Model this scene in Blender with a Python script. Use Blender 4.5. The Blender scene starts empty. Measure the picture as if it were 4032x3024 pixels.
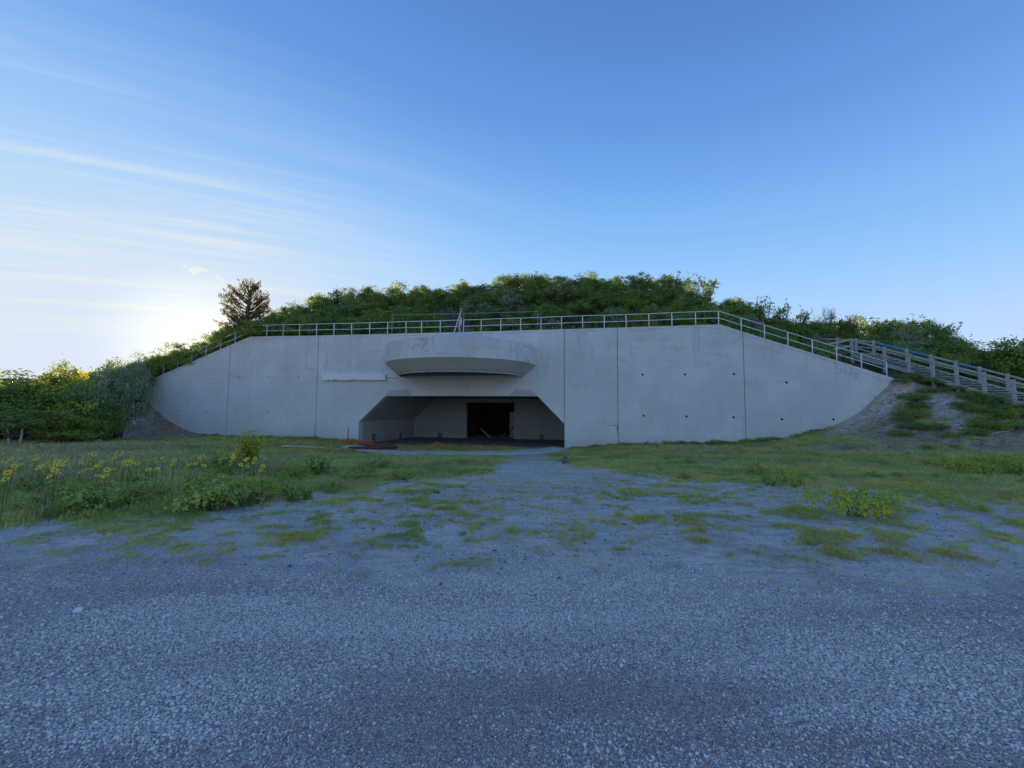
import bpy, bmesh, math, random
import numpy as np
from mathutils import Vector, Matrix, Euler

C = bpy.context.scene.collection
SC = bpy.context.scene
R = math.radians
rng = np.random.default_rng(7)
random.seed(7)

# ------------------------------------------------------------------ camera, sky, sun, exposure
EYE = 1.65
F, CX, CY = 1516.0, 2016.0, 1512.0
PITCH, ROLL = R(3.32), R(0.33)
CAM_M = (Matrix.Rotation(math.pi / 2 + PITCH, 3, 'X') @ Matrix.Rotation(ROLL, 3, 'Z'))
cam_data = bpy.data.cameras.new('camera')
cam_data.sensor_width = 36.0
cam_data.lens = 36.0 * F / 4032.0
cam_data.clip_start = 0.05
cam_data.clip_end = 3000.0
cam = bpy.data.objects.new('camera', cam_data)
C.objects.link(cam)
cam.location = (0, 0, EYE)
cam.rotation_euler = CAM_M.to_euler()
SC.camera = cam

SUN_EL, SUN_AZ = 7.0, -39.5           # degrees; azimuth measured from +Y, negative = left
world = bpy.data.worlds.new('World')
SC.world = world
world.use_nodes = True


ELEV_LO, ELEV_HI = 1.06, 0.44
SHOULDER = (0.95, 1.12, 1.52)


def build_sky():
    nt = world.node_tree
    nt.nodes.clear()
    N, L = nt.nodes.new, nt.links.new
    out = N('ShaderNodeOutputWorld')
    bg = N('ShaderNodeBackground')
    bg.inputs['Strength'].default_value = 0.15
    sky = N('ShaderNodeTexSky')
    sky.sky_type = 'NISHITA'
    sky.sun_disc = False
    sky.sun_elevation = R(SUN_EL)
    sky.sun_rotation = R(SUN_AZ)
    sky.altitude = 0.0
    sky.air_density = 1.0
    sky.dust_density = 0.05
    sky.ozone_density = 2.2
    hsv = N('ShaderNodeHueSaturation')
    hsv.inputs['Hue'].default_value = 0.5
    hsv.inputs['Saturation'].default_value = 1.29
    hsv.inputs['Value'].default_value = 1.0
    # photographic tone of the sky: softer range and the camera's cool white balance
    gam = N('ShaderNodeGamma')
    gam.inputs[1].default_value = 0.5
    L(sky.outputs[0], gam.inputs[0])
    wb = N('ShaderNodeMix')
    wb.data_type = 'RGBA'
    wb.blend_type = 'MULTIPLY'
    wb.inputs[0].default_value = 1.0
    wb.inputs[7].default_value = (1.05, 1.15, 1.68, 1)
    L(gam.outputs[0], wb.inputs[6])
    L(wb.outputs[2], hsv.inputs['Color'])
    # cirrus: the view direction projected on a high sheet
    tc = N('ShaderNodeTexCoord')
    sep = N('ShaderNodeSeparateXYZ')
    L(tc.outputs['Generated'], sep.inputs[0])

    def math_node(op, a=None, b=None, va=0.0, vb=0.0, clamp=False):
        n = N('ShaderNodeMath')
        n.operation = op
        n.use_clamp = clamp
        n.inputs[0].default_value = va
        n.inputs[1].default_value = vb
        if a is not None:
            L(a, n.inputs[0])
        if b is not None:
            L(b, n.inputs[1])
        return n.outputs[0]
    zc = math_node('MAXIMUM', sep.outputs[2], None, vb=0.0)
    zp = math_node('ADD', zc, None, vb=0.10)
    px = math_node('DIVIDE', sep.outputs[0], zp)
    py = math_node('DIVIDE', sep.outputs[1], zp)
    comb = N('ShaderNodeCombineXYZ')
    L(px, comb.inputs[0])
    L(py, comb.inputs[1])
    rot = N('ShaderNodeMapping')
    rot.inputs['Rotation'].default_value = (0, 0, R(-24))
    L(comb.outputs[0], rot.inputs[0])

    def noise(scale, detail, rough, dist, vec_scale, off=(0, 0, 0)):
        mp = N('ShaderNodeMapping')
        mp.inputs['Scale'].default_value = vec_scale
        mp.inputs['Location'].default_value = off
        L(rot.outputs[0], mp.inputs[0])
        n = N('ShaderNodeTexNoise')
        n.inputs['Scale'].default_value = scale
        n.inputs['Detail'].default_value = detail
        n.inputs['Roughness'].default_value = rough
        n.inputs['Distortion'].default_value = dist
        L(mp.outputs[0], n.inputs['Vector'])
        return n.outputs[0]

    def ramp(v, a, b):
        n = N('ShaderNodeMapRange')
        n.interpolation_type = 'SMOOTHSTEP'
        n.inputs['From Min'].default_value = a
        n.inputs['From Max'].default_value = b
        L(v, n.inputs['Value'])
        return n.outputs[0]
    streak = ramp(noise(1.0, 6, 0.60, 0.35, (0.45, 5.6, 1)), 0.38, 0.82)
    fine = ramp(noise(1.0, 5, 0.62, 0.6, (1.3, 8.0, 1), (3, 1, 0)), 0.40, 0.75)
    veil = ramp(noise(0.5, 3, 0.5, 0.4, (0.5, 0.9, 1), (7.3, 2.2, 0)), 0.34, 0.70)
    patch = ramp(noise(0.45, 2, 0.5, 0.0, (0.6, 0.9, 1), (1.2, 5.0, 0)), 0.35, 0.62)
    # the cirrus sheet thickens toward the west (the sun's side) and thins overhead to the east
    west = math_node('ADD', math_node('MULTIPLY', sep.outputs[0], None, vb=-0.92), math_node('MULTIPLY', sep.outputs[1], None, vb=0.12))
    westm = ramp(west, -0.15, 0.62)
    streak2 = ramp(noise(1.0, 6, 0.62, 0.5, (0.9, 12.0, 1), (5, 2, 0)), 0.46, 0.80)
    st = math_node('MULTIPLY', streak, math_node('ADD', math_node('MULTIPLY', fine, None, vb=0.65), None, vb=0.35))
    cl = math_node('ADD', math_node('MULTIPLY', st, None, vb=0.78), math_node('MULTIPLY', veil, None, vb=0.28))
    cl = math_node('ADD', cl, math_node('MULTIPLY', math_node('MULTIPLY', streak2, math_node('ADD', veil, None, vb=0.25)), None, vb=0.42))
    cl = math_node('MULTIPLY', cl, math_node('ADD', math_node('MULTIPLY', patch, None, vb=0.5), None, vb=0.5))
    cl = math_node('MULTIPLY', cl, math_node('ADD', math_node('MULTIPLY', westm, None, vb=0.95), None, vb=0.05), clamp=True)
    cl = math_node('MULTIPLY', cl, ramp(zc, 0.74, 0.20))
    # milky veil low in the west
    low = ramp(zc, 0.55, 0.02)
    cl = math_node('ADD', cl, math_node('MULTIPLY', math_node('MULTIPLY', low, westm), None, vb=0.36), clamp=True)
    # one small bright cloudlet over the cedar
    cd = CAM_M @ Vector(((792 - CX) / F, -(1068 - CY) / F, -1.0))
    cd.normalize()
    side = Vector((cd.y, -cd.x, 0)).normalized()
    upv = side.cross(cd)
    dots = []
    for ax, sz in ((side, 0.040), (upv, 0.0095)):
        dn = N('ShaderNodeVectorMath')
        dn.operation = 'DOT_PRODUCT'
        L(tc.outputs['Generated'], dn.inputs[0])
        a2_ = ax if ax is side else (upv + side * 0.22)
        dn.inputs[1].default_value = a2_
        q = math_node('DIVIDE', math_node('SUBTRACT', dn.outputs['Value'], None, vb=a2_.dot(cd)), None, vb=sz)
        dots.append(math_node('MULTIPLY', q, q))
    r2 = math_node('ADD', dots[0], dots[1])
    nb = N('ShaderNodeTexNoise')
    nb.inputs['Scale'].default_value = 55.0
    nb.inputs['Detail'].default_value = 4
    L(tc.outputs['Generated'], nb.inputs['Vector'])
    r2 = math_node('ADD', r2, math_node('MULTIPLY', math_node('SUBTRACT', nb.outputs[0], None, vb=0.5), None, vb=5.0))
    front_ = N('ShaderNodeVectorMath')
    front_.operation = 'DOT_PRODUCT'
    L(tc.outputs['Generated'], front_.inputs[0])
    front_.inputs[1].default_value = cd
    blob = math_node('MULTIPLY', ramp(r2, 1.1, -0.3), math_node('GREATER_THAN', front_.outputs['Value'], None, vb=0.9))
    cl = math_node('MAXIMUM', cl, math_node('MULTIPLY', blob, None, vb=0.95))
    # clouds are lit by the same sun: the closer to it, the brighter and warmer
    sv = N('ShaderNodeVectorMath')
    sv.operation = 'DOT_PRODUCT'
    L(tc.outputs['Generated'], sv.inputs[0])
    sv.inputs[1].default_value = (math.sin(R(SUN_AZ)) * math.cos(R(SUN_EL)), math.cos(R(SUN_AZ)) * math.cos(R(SUN_EL)), math.sin(R(SUN_EL)))
    near = ramp(sv.outputs['Value'], 0.62, 1.0)
    ccol = N('ShaderNodeMix')
    ccol.data_type = 'RGBA'
    ccol.inputs[6].default_value = (0.76, 0.95, 1.22, 1)
    ccol.inputs[7].default_value = (1.20, 1.26, 1.20, 1)
    L(near, ccol.inputs[0])
    mix = N('ShaderNodeMix')
    mix.data_type = 'RGBA'
    L(cl, mix.inputs[0])
    # deeper blue overhead, paler towards the horizon, alike in every direction
    ev = N('ShaderNodeMapRange')
    ev.interpolation_type = 'SMOOTHSTEP'
    for k_, v_ in (('From Min', 0.02), ('From Max', 0.80), ('To Min', ELEV_LO), ('To Max', ELEV_HI)):
        ev.inputs[k_].default_value = v_
    L(zc, ev.inputs['Value'])
    lift = N('ShaderNodeVectorMath')
    lift.operation = 'SCALE'
    L(hsv.outputs[0], lift.inputs[0])
    L(ev.outputs[0], lift.inputs['Scale'])
    # soft shoulder: the bright parts of the sky roll off like in the photograph
    sep_c = N('ShaderNodeSeparateXYZ')
    L(lift.outputs[0], sep_c.inputs[0])
    soft = N('ShaderNodeCombineXYZ')
    for i_, k_ in enumerate(SHOULDER):
        x3 = math_node('POWER', math_node('DIVIDE', sep_c.outputs[i_], None, vb=k_), None, vb=3.0)
        den = math_node('POWER', math_node('ADD', x3, None, vb=1.0), None, vb=1 / 3)
        L(math_node('DIVIDE', sep_c.outputs[i_], den), soft.inputs[i_])
    L(soft.outputs[0], mix.inputs[6])
    L(ccol.outputs[2], mix.inputs[7])
    # aureole of the low sun shining through the thin cloud
    a1 = N('ShaderNodeMapRange')
    a1.inputs['From Min'].default_value = 0.982
    a1.inputs['From Max'].default_value = 1.0
    L(sv.outputs['Value'], a1.inputs['Value'])
    a2 = math_node('POWER', a1.outputs[0], None, vb=3.0)
    glow = N('ShaderNodeMix')
    glow.data_type = 'RGBA'
    glow.blend_type = 'ADD'
    L(a2, glow.inputs[0])
    L(mix.outputs[2], glow.inputs[6])
    glow.inputs[7].default_value = (0.55, 0.46, 0.20, 1)
    L(glow.outputs[2], bg.inputs['Color'])
    L(bg.outputs[0], out.inputs[0])


build_sky()
sun_d = bpy.data.lights.new('sun', 'SUN')
sun_d.energy = 3.5
sun_d.angle = R(0.5)
sun_d.color = (1.0, 0.80, 0.55)
sun = bpy.data.objects.new('sun', sun_d)
C.objects.link(sun)
sdir = Vector((math.sin(R(SUN_AZ)) * math.cos(R(SUN_EL)), math.cos(R(SUN_AZ)) * math.cos(R(SUN_EL)), math.sin(R(SUN_EL))))
sun.rotation_euler = (-sdir).to_track_quat('-Z', 'Y').to_euler()
sun.location = sdir * 60

vs = SC.view_settings
vs.view_transform = 'Standard'
vs.look = 'None'
vs.gamma = 1.0
vs.use_curve_mapping = False
vs.exposure = 2.22
SC.cycles.use_denoising = True
SC.cycles.max_bounces = 8
SC.cycles.transparent_max_bounces = 8

# ------------------------------------------------------------------ geometry of the view
CM = np.array(CAM_M)


def ray(px, py):
    d = np.array([(px - CX) / F, -(py - CY) / F, -1.0])
    return CM @ d


def at_y(px, py, Y):
    """point of the photograph at world depth Y"""
    d = ray(px, py)
    s = Y / d[1]
    return np.array([d[0] * s, Y, EYE + d[2] * s])


def project(P):
    P = np.atleast_2d(P) - np.array([0, 0, EYE])
    c = P @ CM
    z = -c[:, 2]
    ok = z > 0.05
    zz = np.where(ok, z, 1.0)
    return CX + F * c[:, 0] / zz, CY - F * c[:, 1] / zz, ok


K = 0.15
NN = math.hypot(1, K)
E_T = np.array([1, -K, 0]) / NN            # along the facade, to the right
E_B = np.array([K, 1, 0]) / NN             # into the facade
ORG = np.array([0, 30.0, 0])
ROT_W = math.atan2(-K, 1)


def wall(px, py, depth=0.0):
    """pixel -> (t, z) on the facade plane moved back by depth"""
    d = ray(px, py)
    off = depth * NN
    s = (30.0 + off) / (d[1] + K * d[0])
    P = d * s + np.array([0, 0, EYE])
    return float((P - ORG) @ E_T), float(P[2])


def W3(t, depth, z):
    return ORG + t * E_T + depth * E_B + np.array([0, 0, z])


def td(X, Y):
    dx, dy = X - ORG[0], Y - ORG[1]
    return dx * E_T[0] + dy * E_T[1], dx * E_B[0] + dy * E_B[1]


# ------------------------------------------------------------------ noise
def _hash(ix, iy, seed):
    h = (ix.astype(np.int64) * 374761393 + iy.astype(np.int64) * 668265263 + seed * 974634533) & 0x7fffffff
    h = ((h ^ (h >> 13)) * 1274126177) & 0x7fffffff
    return ((h ^ (h >> 16)) & 0xffff) / 65535.0


def vnoise(x, y, seed=0):
    ix, iy = np.floor(x), np.floor(y)
    fx, fy = x - ix, y - iy
    fx, fy = fx * fx * (3 - 2 * fx), fy * fy * (3 - 2 * fy)
    a, b = _hash(ix, iy, seed), _hash(ix + 1, iy, seed)
    c, d = _hash(ix, iy + 1, seed), _hash(ix + 1, iy + 1, seed)
    return (a * (1 - fx) + b * fx) * (1 - fy) + (c * (1 - fx) + d * fx) * fy


def fbm(x, y, seed=0, oct=4):
    s, a, tot = 0.0, 1.0, 0.0
    for o in range(oct):
        s = s + a * vnoise(x * 2 ** o + 17.3 * o, y * 2 ** o + 5.1 * o, seed + o)
        tot += a
        a *= 0.5
    return s / tot


def smooth(a, b, x):
    t = np.clip((x - a) / (b - a), 0, 1)
    return t * t * (3 - 2 * t)


# ------------------------------------------------------------------ mesh helpers
def tag(o, label=None, cat=None, group=None, kind=None):
    if label:
        o['label'] = label
    if cat:
        o['category'] = cat
    if group:
        o['group'] = group
    if kind:
        o['kind'] = kind
    return o


def empty(name, loc=(0, 0, 0), rz=0.0):
    o = bpy.data.objects.new(name, None)
    o.empty_display_size = 0.2
    o.location = loc
    o.rotation_euler = (0, 0, rz)
    C.objects.link(o)
    return o


def link(name, me, parent=None, loc=None):
    o = bpy.data.objects.new(name, me)
    C.objects.link(o)
    if parent is not None:
        o.parent = parent
    if loc is not None:
        o.location = loc
    return o


class MB:
    """collects shapes for ONE mesh"""

    def __init__(self):
        self.v, self.f, self.m = [], [], []
        self.mi = 0

    def add(self, vs_, fs_):
        n = len(self.v)
        self.v += [tuple(p) for p in vs_]
        self.f += [tuple(i + n for i in f) for f in fs_]
        self.m += [self.mi] * len(fs_)
        return self

    def box(self, c, s, rot=None):
        c, h = np.array(c, float), np.array(s, float) / 2
        vs_ = np.array([(x, y, z) for x in (-1, 1) for y in (-1, 1) for z in (-1, 1)]) * h
        if rot is not None:
            vs_ = vs_ @ np.array(rot).T
        return self.add(vs_ + c, [(0, 1, 3, 2), (4, 6, 7, 5), (0, 4, 5, 1), (2, 3, 7, 6), (0, 2, 6, 4), (1, 5, 7, 3)])

    def bar(self, a, b, w, h, up=(0, 0, 1)):
        """box beam from a to b, w across, h along up"""
        a, b = np.array(a, float), np.array(b, float)
        d = b - a
        L_ = np.linalg.norm(d)
        d = d / L_
        s = np.cross(d, np.array(up, float))
        s /= np.linalg.norm(s)
        u = np.cross(s, d)
        return self.box((a + b) / 2, (L_, w, h), np.stack([d, s, u], 1))

    def tube(self, path, radii, n=6, cap=True):
        path = [np.array(p, float) for p in path]
        if not hasattr(radii, '__len__'):
            radii = [radii] * len(path)
        rings = []
        ref = np.array([0.31, 0.17, 0.93])
        for i, p in enumerate(path):
            d = path[min(i + 1, len(path) - 1)] - path[max(i - 1, 0)]
            d = d / (np.linalg.norm(d) + 1e-9)
            a = np.cross(d, ref)
            if np.linalg.norm(a) < 1e-3:
                a = np.cross(d, np.array([1, 0, 0]))
            a /= np.linalg.norm(a)
            b = np.cross(d, a)
            rings.append([p + radii[i] * (a * math.cos(2 * math.pi * k / n) + b * math.sin(2 * math.pi * k / n)) for k in range(n)])
        vs_ = [q for r_ in rings for q in r_]
        fs_ = []
        for i in range(len(path) - 1):
            for k in range(n):
                fs_.append((i * n + k, i * n + (k + 1) % n, (i + 1) * n + (k + 1) % n, (i + 1) * n + k))
        if cap:
            fs_.append(tuple(range(n))[::-1])
            fs_.append(tuple((len(path) - 1) * n + k for k in range(n)))
        return self.add(vs_, fs_)

    def mesh(self, name, mats, smooth_=False):
        me = bpy.data.meshes.new(name)
        me.from_pydata(self.v, [], self.f)
        if not isinstance(mats, (list, tuple)):
            mats = [mats]
        for m in mats:
            me.materials.append(m)
        if len(mats) > 1:
            me.polygons.foreach_set('material_index', self.m)
        if smooth_:
            me.polygons.foreach_set('use_smooth', [True] * len(me.polygons))
        me.update()
        return me

    def build(self, name, mats, parent=None, smooth_=False, loc=None):
        return link(name, self.mesh(name, mats, smooth_), parent, loc)


def poly_slab(outline, y0, y1):
    """outline [(x, z)] (front at y0) extruded to y1"""
    m = MB()
    n = len(outline)
    vs_ = [(x, y0, z) for x, z in outline] + [(x, y1, z) for x, z in outline]
    fs_ = [tuple(range(n)), tuple(range(2 * n - 1, n - 1, -1))]
    for i in range(n):
        j = (i + 1) % n
        fs_.append((j, i, n + i, n + j))
    m.add(vs_, fs_)
    return m


def fix_normals(me):
    bm = bmesh.new()
    bm.from_mesh(me)
    bmesh.ops.recalc_face_normals(bm, faces=bm.faces)
    bm.to_mesh(me)
    bm.free()


# ------------------------------------------------------------------ materials
def new_mat(name):
    m = bpy.data.materials.new(name)
    m.use_nodes = True
    nt = m.node_tree
    b = nt.nodes['Principled BSDF']
    return m, nt, b


class NT:
    def __init__(self, nt):
        self.nt = nt

    def n(self, t, **kw):
        x = self.nt.nodes.new(t)
        for k, v in kw.items():
            setattr(x, k, v)
        return x

    def l(self, a, b):
        self.nt.links.new(a, b)

    def noise(self, vec, scale, detail=4, rough=0.55, dist=0.0):
        x = self.n('ShaderNodeTexNoise')
        x.inputs['Scale'].default_value = scale
        x.inputs['Detail'].default_value = detail
        x.inputs['Roughness'].default_value = rough
        x.inputs['Distortion'].default_value = dist
        if vec is not None:
            self.l(vec, x.inputs['Vector'])
        return x.outputs[0]

    def mapping(self, vec, scale=(1, 1, 1), loc=(0, 0, 0), rot=(0, 0, 0)):
        x = self.n('ShaderNodeMapping')
        x.inputs['Scale'].default_value = scale
        x.inputs['Location'].default_value = loc
        x.inputs['Rotation'].default_value = rot
        self.l(vec, x.inputs[0])
        return x.outputs[0]

    def mr(self, v, a, b, c=0.0, d=1.0, sm=True):
        x = self.n('ShaderNodeMapRange')
        if sm:
            x.interpolation_type = 'SMOOTHSTEP'
        for k, val in (('From Min', a), ('From Max', b), ('To Min', c), ('To Max', d)):
            x.inputs[k].default_value = val
        self.l(v, x.inputs['Value'])
        return x.outputs[0]

    def mth(self, op, a, b):
        x = self.n('ShaderNodeMath', operation=op)
        for i, q in enumerate((a, b)):
            if isinstance(q, (int, float)):
                x.inputs[i].default_value = q
            else:
                self.l(q, x.inputs[i])
        return x.outputs[0]

    def mix(self, f, a, b, blend='MIX'):
        x = self.n('ShaderNodeMix', data_type='RGBA', blend_type=blend)
        if isinstance(f, (int, float)):
            x.inputs[0].default_value = f
        else:
            self.l(f, x.inputs[0])
        for i, q in ((6, a), (7, b)):
            if isinstance(q, tuple):
                x.inputs[i].default_value = q if len(q) == 4 else q + (1,)
            else:
                self.l(q, x.inputs[i])
        return x.outputs[2]

    def bump(self, h, strength, dist, normal=None):
        x = self.n('ShaderNodeBump')
        x.inputs['Strength'].default_value = strength
        x.inputs['Distance'].default_value = dist
        self.l(h, x.inputs['Height'])
        if normal is not None:
            self.l(normal, x.inputs['Normal'])
        return x.outputs[0]

    def coord(self, which='Object'):
        return self.n('ShaderNodeTexCoord').outputs[which]

    def attr(self, name):
        return self.n('ShaderNodeAttribute', attribute_name=name).outputs['Fac']


def concrete_mat(name, base, stain_amount=1.0, cracks=0.0, lift=0.0):
    m, nt, b = new_mat(name)
    g = NT(nt)
    v = g.coord('Object')
    vb = g.mapping(v, (1, 1, 1))
    big = g.noise(vb, 0.35, 4, 0.6, 0.4)
    mid = g.noise(g.mapping(v, (0.55, 0.55, 1.6), (3, 9, 1)), 1.1, 5, 0.62, 0.3)
    vert = g.noise(g.mapping(v, (1.6, 1.6, 0.16), (1, 4, 2)), 1.4, 5, 0.65)
    fine = g.noise(v, 26, 4, 0.7)
    boards = g.n('ShaderNodeTexWave', wave_type='BANDS', bands_direction='Z', wave_profile='SIN')
    boards.inputs['Scale'].default_value = 0.62
    boards.inputs['Distortion'].default_value = 0.25
    boards.inputs['Detail'].default_value = 2
    boards.inputs['Detail Scale'].default_value = 0.5
    g.l(v, boards.inputs['Vector'])
    line = g.mr(boards.outputs['Fac'], 0.0, 0.012, 1.0, 0.0)
    # overpainted squares of slightly different grey
    sq = g.n('ShaderNodeTexVoronoi', distance='CHEBYCHEV', feature='F1')
    sq.inputs['Scale'].default_value = 0.30
    sq.inputs['Randomness'].default_value = 0.9
    g.l(g.mapping(v, (1.0, 0.0, 0.75), (0.4, 0, 0.2)), sq.inputs['Vector'])
    sqs = g.n('ShaderNodeSeparateColor')
    g.l(sq.outputs['Color'], sqs.inputs[0])
    c = g.mix(g.mr(big, 0.35, 0.68), tuple(x * 0.93 for x in base), tuple(min(x * 1.05, 1) for x in base))
    c = g.mix(g.mth('MULTIPLY', g.mr(sqs.outputs[0], 0.55, 0.75), 0.35 * stain_amount), c, (base[0] * 0.86, base[1] * 0.87, base[2] * 0.86))
    purple = g.mr(mid, 0.52, 0.72, 0, 0.55 * stain_amount)
    # damp brownish weathering is strongest along the top of the wall
    sep = g.n('ShaderNodeSeparateXYZ')
    g.l(v, sep.inputs[0])
    top = g.mr(sep.outputs[2], 1.5, 6.5, 0.25, 1.0)
    c = g.mix(g.mth('MULTIPLY', purple, top), c, (base[0] * 0.78, base[1] * 0.70, base[2] * 0.66))
    c = g.mix(g.mth('MULTIPLY', g.mr(vert, 0.52, 0.76, 0, 0.50 * stain_amount), top), c, (base[0] * 0.62, base[1] * 0.62, base[2] * 0.60))
    c = g.mix(g.mth('MULTIPLY', g.mr(vert, 0.22, 0.36, 0.35 * stain_amount, 0.0), top), c, tuple(min(x * 1.12, 0.9) for x in base))
    c = g.mix(g.mth('MULTIPLY', line, 0.24), c, (base[0] * 0.55, base[1] * 0.55, base[2] * 0.55))
    c = g.mix(g.mr(fine, 0.3, 0.7, 0.0, 0.10), c, (base[0] * 0.7, base[1] * 0.7, base[2] * 0.7))
    # splash dirt along the foot of the wall, with a ragged upper edge
    foot = g.mr(g.mth('ADD', sep.outputs[2], g.mth('MULTIPLY', g.noise(v, 1.3, 5, 0.65), 1.6)), -1.0, 0.5, 0.30 * stain_amount, 0.0)
    c = g.mix(foot, c, (base[0] * 0.66, base[1] * 0.62, base[2] * 0.56))
    h = g.mth('ADD', g.mth('MULTIPLY', fine, 0.35), g.mth('MULTIPLY', mid, 0.6))
    if cracks > 0:
        cv = g.n('ShaderNodeTexVoronoi', feature='DISTANCE_TO_EDGE')
        cv.inputs['Scale'].default_value = 0.55
        wob = g.n('ShaderNodeVectorMath', operation='ADD')
        nz = g.n('ShaderNodeTexNoise')
        nz.inputs['Scale'].default_value = 1.3
        nz.inputs['Detail'].default_value = 5
        g.l(v, nz.inputs['Vector'])
        g.l(v, wob.inputs[0])
        g.l(nz.outputs['Color'], wob.inputs[1])
        g.l(wob.outputs[0], cv.inputs['Vector'])
        ck = g.mth('MULTIPLY', g.mr(cv.outputs[0], 0.0, 0.014, 1, 0), g.mr(g.noise(v, 0.5, 2), 0.48, 0.6))
        c = g.mix(g.mth('MULTIPLY', ck, cracks), c, (base[0] * 0.42, base[1] * 0.4, base[2] * 0.4))
        h = g.mth('SUBTRACT', h, ck)
    g.l(c, b.inputs['Base Color'])
    b.inputs['Roughness'].default_value = 0.88
    b.inputs['Specular IOR Level'].default_value = 0.25
    g.l(g.bump(h, 0.35, 0.02), b.inputs['Normal'])
    return m


def simple_mat(name, col, rough=0.7, metal=0.0, nscale=8.0, amount=0.25, bump=0.1, stretch=(1, 1, 1)):
    m, nt, b = new_mat(name)
    g = NT(nt)
    v = g.mapping(g.coord('Object'), stretch)
    nz = g.noise(v, nscale, 5, 0.6)
    c = g.mix(g.mr(nz, 0.3, 0.7), tuple(x * (1 - amount) for x in col), tuple(min(1, x * (1 + amount)) for x in col))
    g.l(c, b.inputs['Base Color'])
    b.inputs['Roughness'].default_value = rough
    b.inputs['Metallic'].default_value = metal
    if bump:
        g.l(g.bump(nz, bump, 0.02), b.inputs['Normal'])
    return m


def leaf_mat(name, dark, mid, light, trans=0.28, rand=0.35, rough=0.55):
    m, nt, b = new_mat(name)
    g = NT(nt)
    t = g.attr('tint')
    oi = g.n('ShaderNodeObjectInfo').outputs['Random']
    f = g.mth('ADD', g.mth('MULTIPLY', t, 1.0 - rand), g.mth('MULTIPLY', oi, rand))
    ramp = g.n('ShaderNodeValToRGB')
    ramp.color_ramp.elements[0].position = 0.1
    ramp.color_ramp.elements[0].color = dark + (1,)
    ramp.color_ramp.elements[1].position = 0.9
    ramp.color_ramp.elements[1].color = light + (1,)
    e = ramp.color_ramp.elements.new(0.5)
    e.color = mid + (1,)
    g.l(f, ramp.inputs[0])
    g.l(ramp.outputs[0], b.inputs['Base Color'])
    b.inputs['Roughness'].default_value = rough
    b.inputs['Specular IOR Level'].default_value = 0.3
    tr = g.n('ShaderNodeBsdfTranslucent')
    tint = g.mix(0.6, ramp.outputs[0], (light[0] * 1.3, light[1] * 1.25, light[2] * 0.6))
    g.l(tint, tr.inputs['Color'])
    mx = g.n('ShaderNodeMixShader')
    mx.inputs[0].default_value = trans
    g.l(b.outputs[0], mx.inputs[1])
    g.l(tr.outputs[0], mx.inputs[2])
    g.l(mx.outputs[0], nt.nodes['Material Output'].inputs[0])
    return m


M = {}
M['wall'] = concrete_mat('painted_concrete', (0.70, 0.67, 0.635), 1.15, 0.25)
M['canopy'] = concrete_mat('weathered_concrete', (0.68, 0.645, 0.62), 2.0, 0.9)
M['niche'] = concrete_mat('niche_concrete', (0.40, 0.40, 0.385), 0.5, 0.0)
M['painted_shade'] = concrete_mat('shade_painted_concrete', (0.13, 0.13, 0.13), 0.5)  # near-black concrete: shade of niche ceiling and canopy soffit painted in
M['floor'] = concrete_mat('shade_darkened_floor', (0.20, 0.19, 0.18), 0.5)  # floor colour darkened to cut bounce and deepen the shade in the niche
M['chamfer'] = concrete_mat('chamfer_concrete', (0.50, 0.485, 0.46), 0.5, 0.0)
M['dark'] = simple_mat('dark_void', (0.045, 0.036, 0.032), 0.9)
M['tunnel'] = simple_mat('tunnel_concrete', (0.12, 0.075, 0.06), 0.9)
M['joint'] = simple_mat('joint_filler', (0.22, 0.215, 0.215), 0.9)
M['rail'] = simple_mat('white_paint', (0.78, 0.79, 0.78), 0.45, 0.0, 14, 0.06, 0.05)
M['galv'] = simple_mat('galvanised_pipe', (0.33, 0.34, 0.34), 0.5, 0.6, 10, 0.2)
M['wood'] = simple_mat('grey_wood', (0.45, 0.415, 0.37), 0.85, 0.0, 6, 0.28, 0.2, (1, 1, 5))
M['wood_blue'] = simple_mat('blue_painted_wood', (0.11, 0.30, 0.46), 0.75, 0.0, 5, 0.25, 0.1)
M['wood_brown'] = simple_mat('brown_wood', (0.27, 0.19, 0.13), 0.85, 0.0, 6, 0.3, 0.2, (4, 4, 0.5))
M['plank'] = simple_mat('pale_plank', (0.66, 0.52, 0.38), 0.85, 0.0, 5, 0.25, 0.2, (4, 4, 0.5))
M['rust'] = simple_mat('rusty_iron', (0.20, 0.075, 0.055), 0.85, 0.1, 9, 0.4, 0.2)
M['net'] = simple_mat('orange_plastic', (0.75, 0.20, 0.07), 0.6, 0.0, 5, 0.2, 0)
M['slab'] = simple_mat('pale_slab', (0.50, 0.49, 0.46), 0.9, 0.0, 3, 0.15, 0.15)
M['rock'] = simple_mat('brown_stone', (0.20, 0.145, 0.115), 0.9, 0.0, 7, 0.35, 0.4)
M['bark'] = simple_mat('bark', (0.115, 0.085, 0.065), 0.95, 0.0, 9, 0.35, 0.5, (3, 3, 0.6))
M['stem'] = simple_mat('green_stem', (0.10, 0.12, 0.05), 0.8, 0.0, 9, 0.3, 0.0)
M['paper'] = simple_mat('white_paper', (0.78, 0.74, 0.74), 0.7, 0.0, 20, 0.05, 0.0)
M['bleached'] = simple_mat('bleached_wood', (0.52, 0.48, 0.42), 0.85, 0.0, 6, 0.2, 0.2)
M['petal'] = simple_mat('yellow_petal', (0.90, 0.62, 0.03), 0.6, 0.0, 8, 0.12, 0.0)
M['petal_core'] = simple_mat('petal_core', (0.35, 0.14, 0.02), 0.8, 0.0, 8, 0.1, 0.0)
M['shrub'] = leaf_mat('shrub_leaf', (0.10, 0.165, 0.035), (0.195, 0.28, 0.058), (0.32, 0.39, 0.095))
M['shrub_yellow'] = leaf_mat('yellow_green_leaf', (0.15, 0.22, 0.035), (0.26, 0.32, 0.05), (0.40, 0.43, 0.08))
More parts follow.
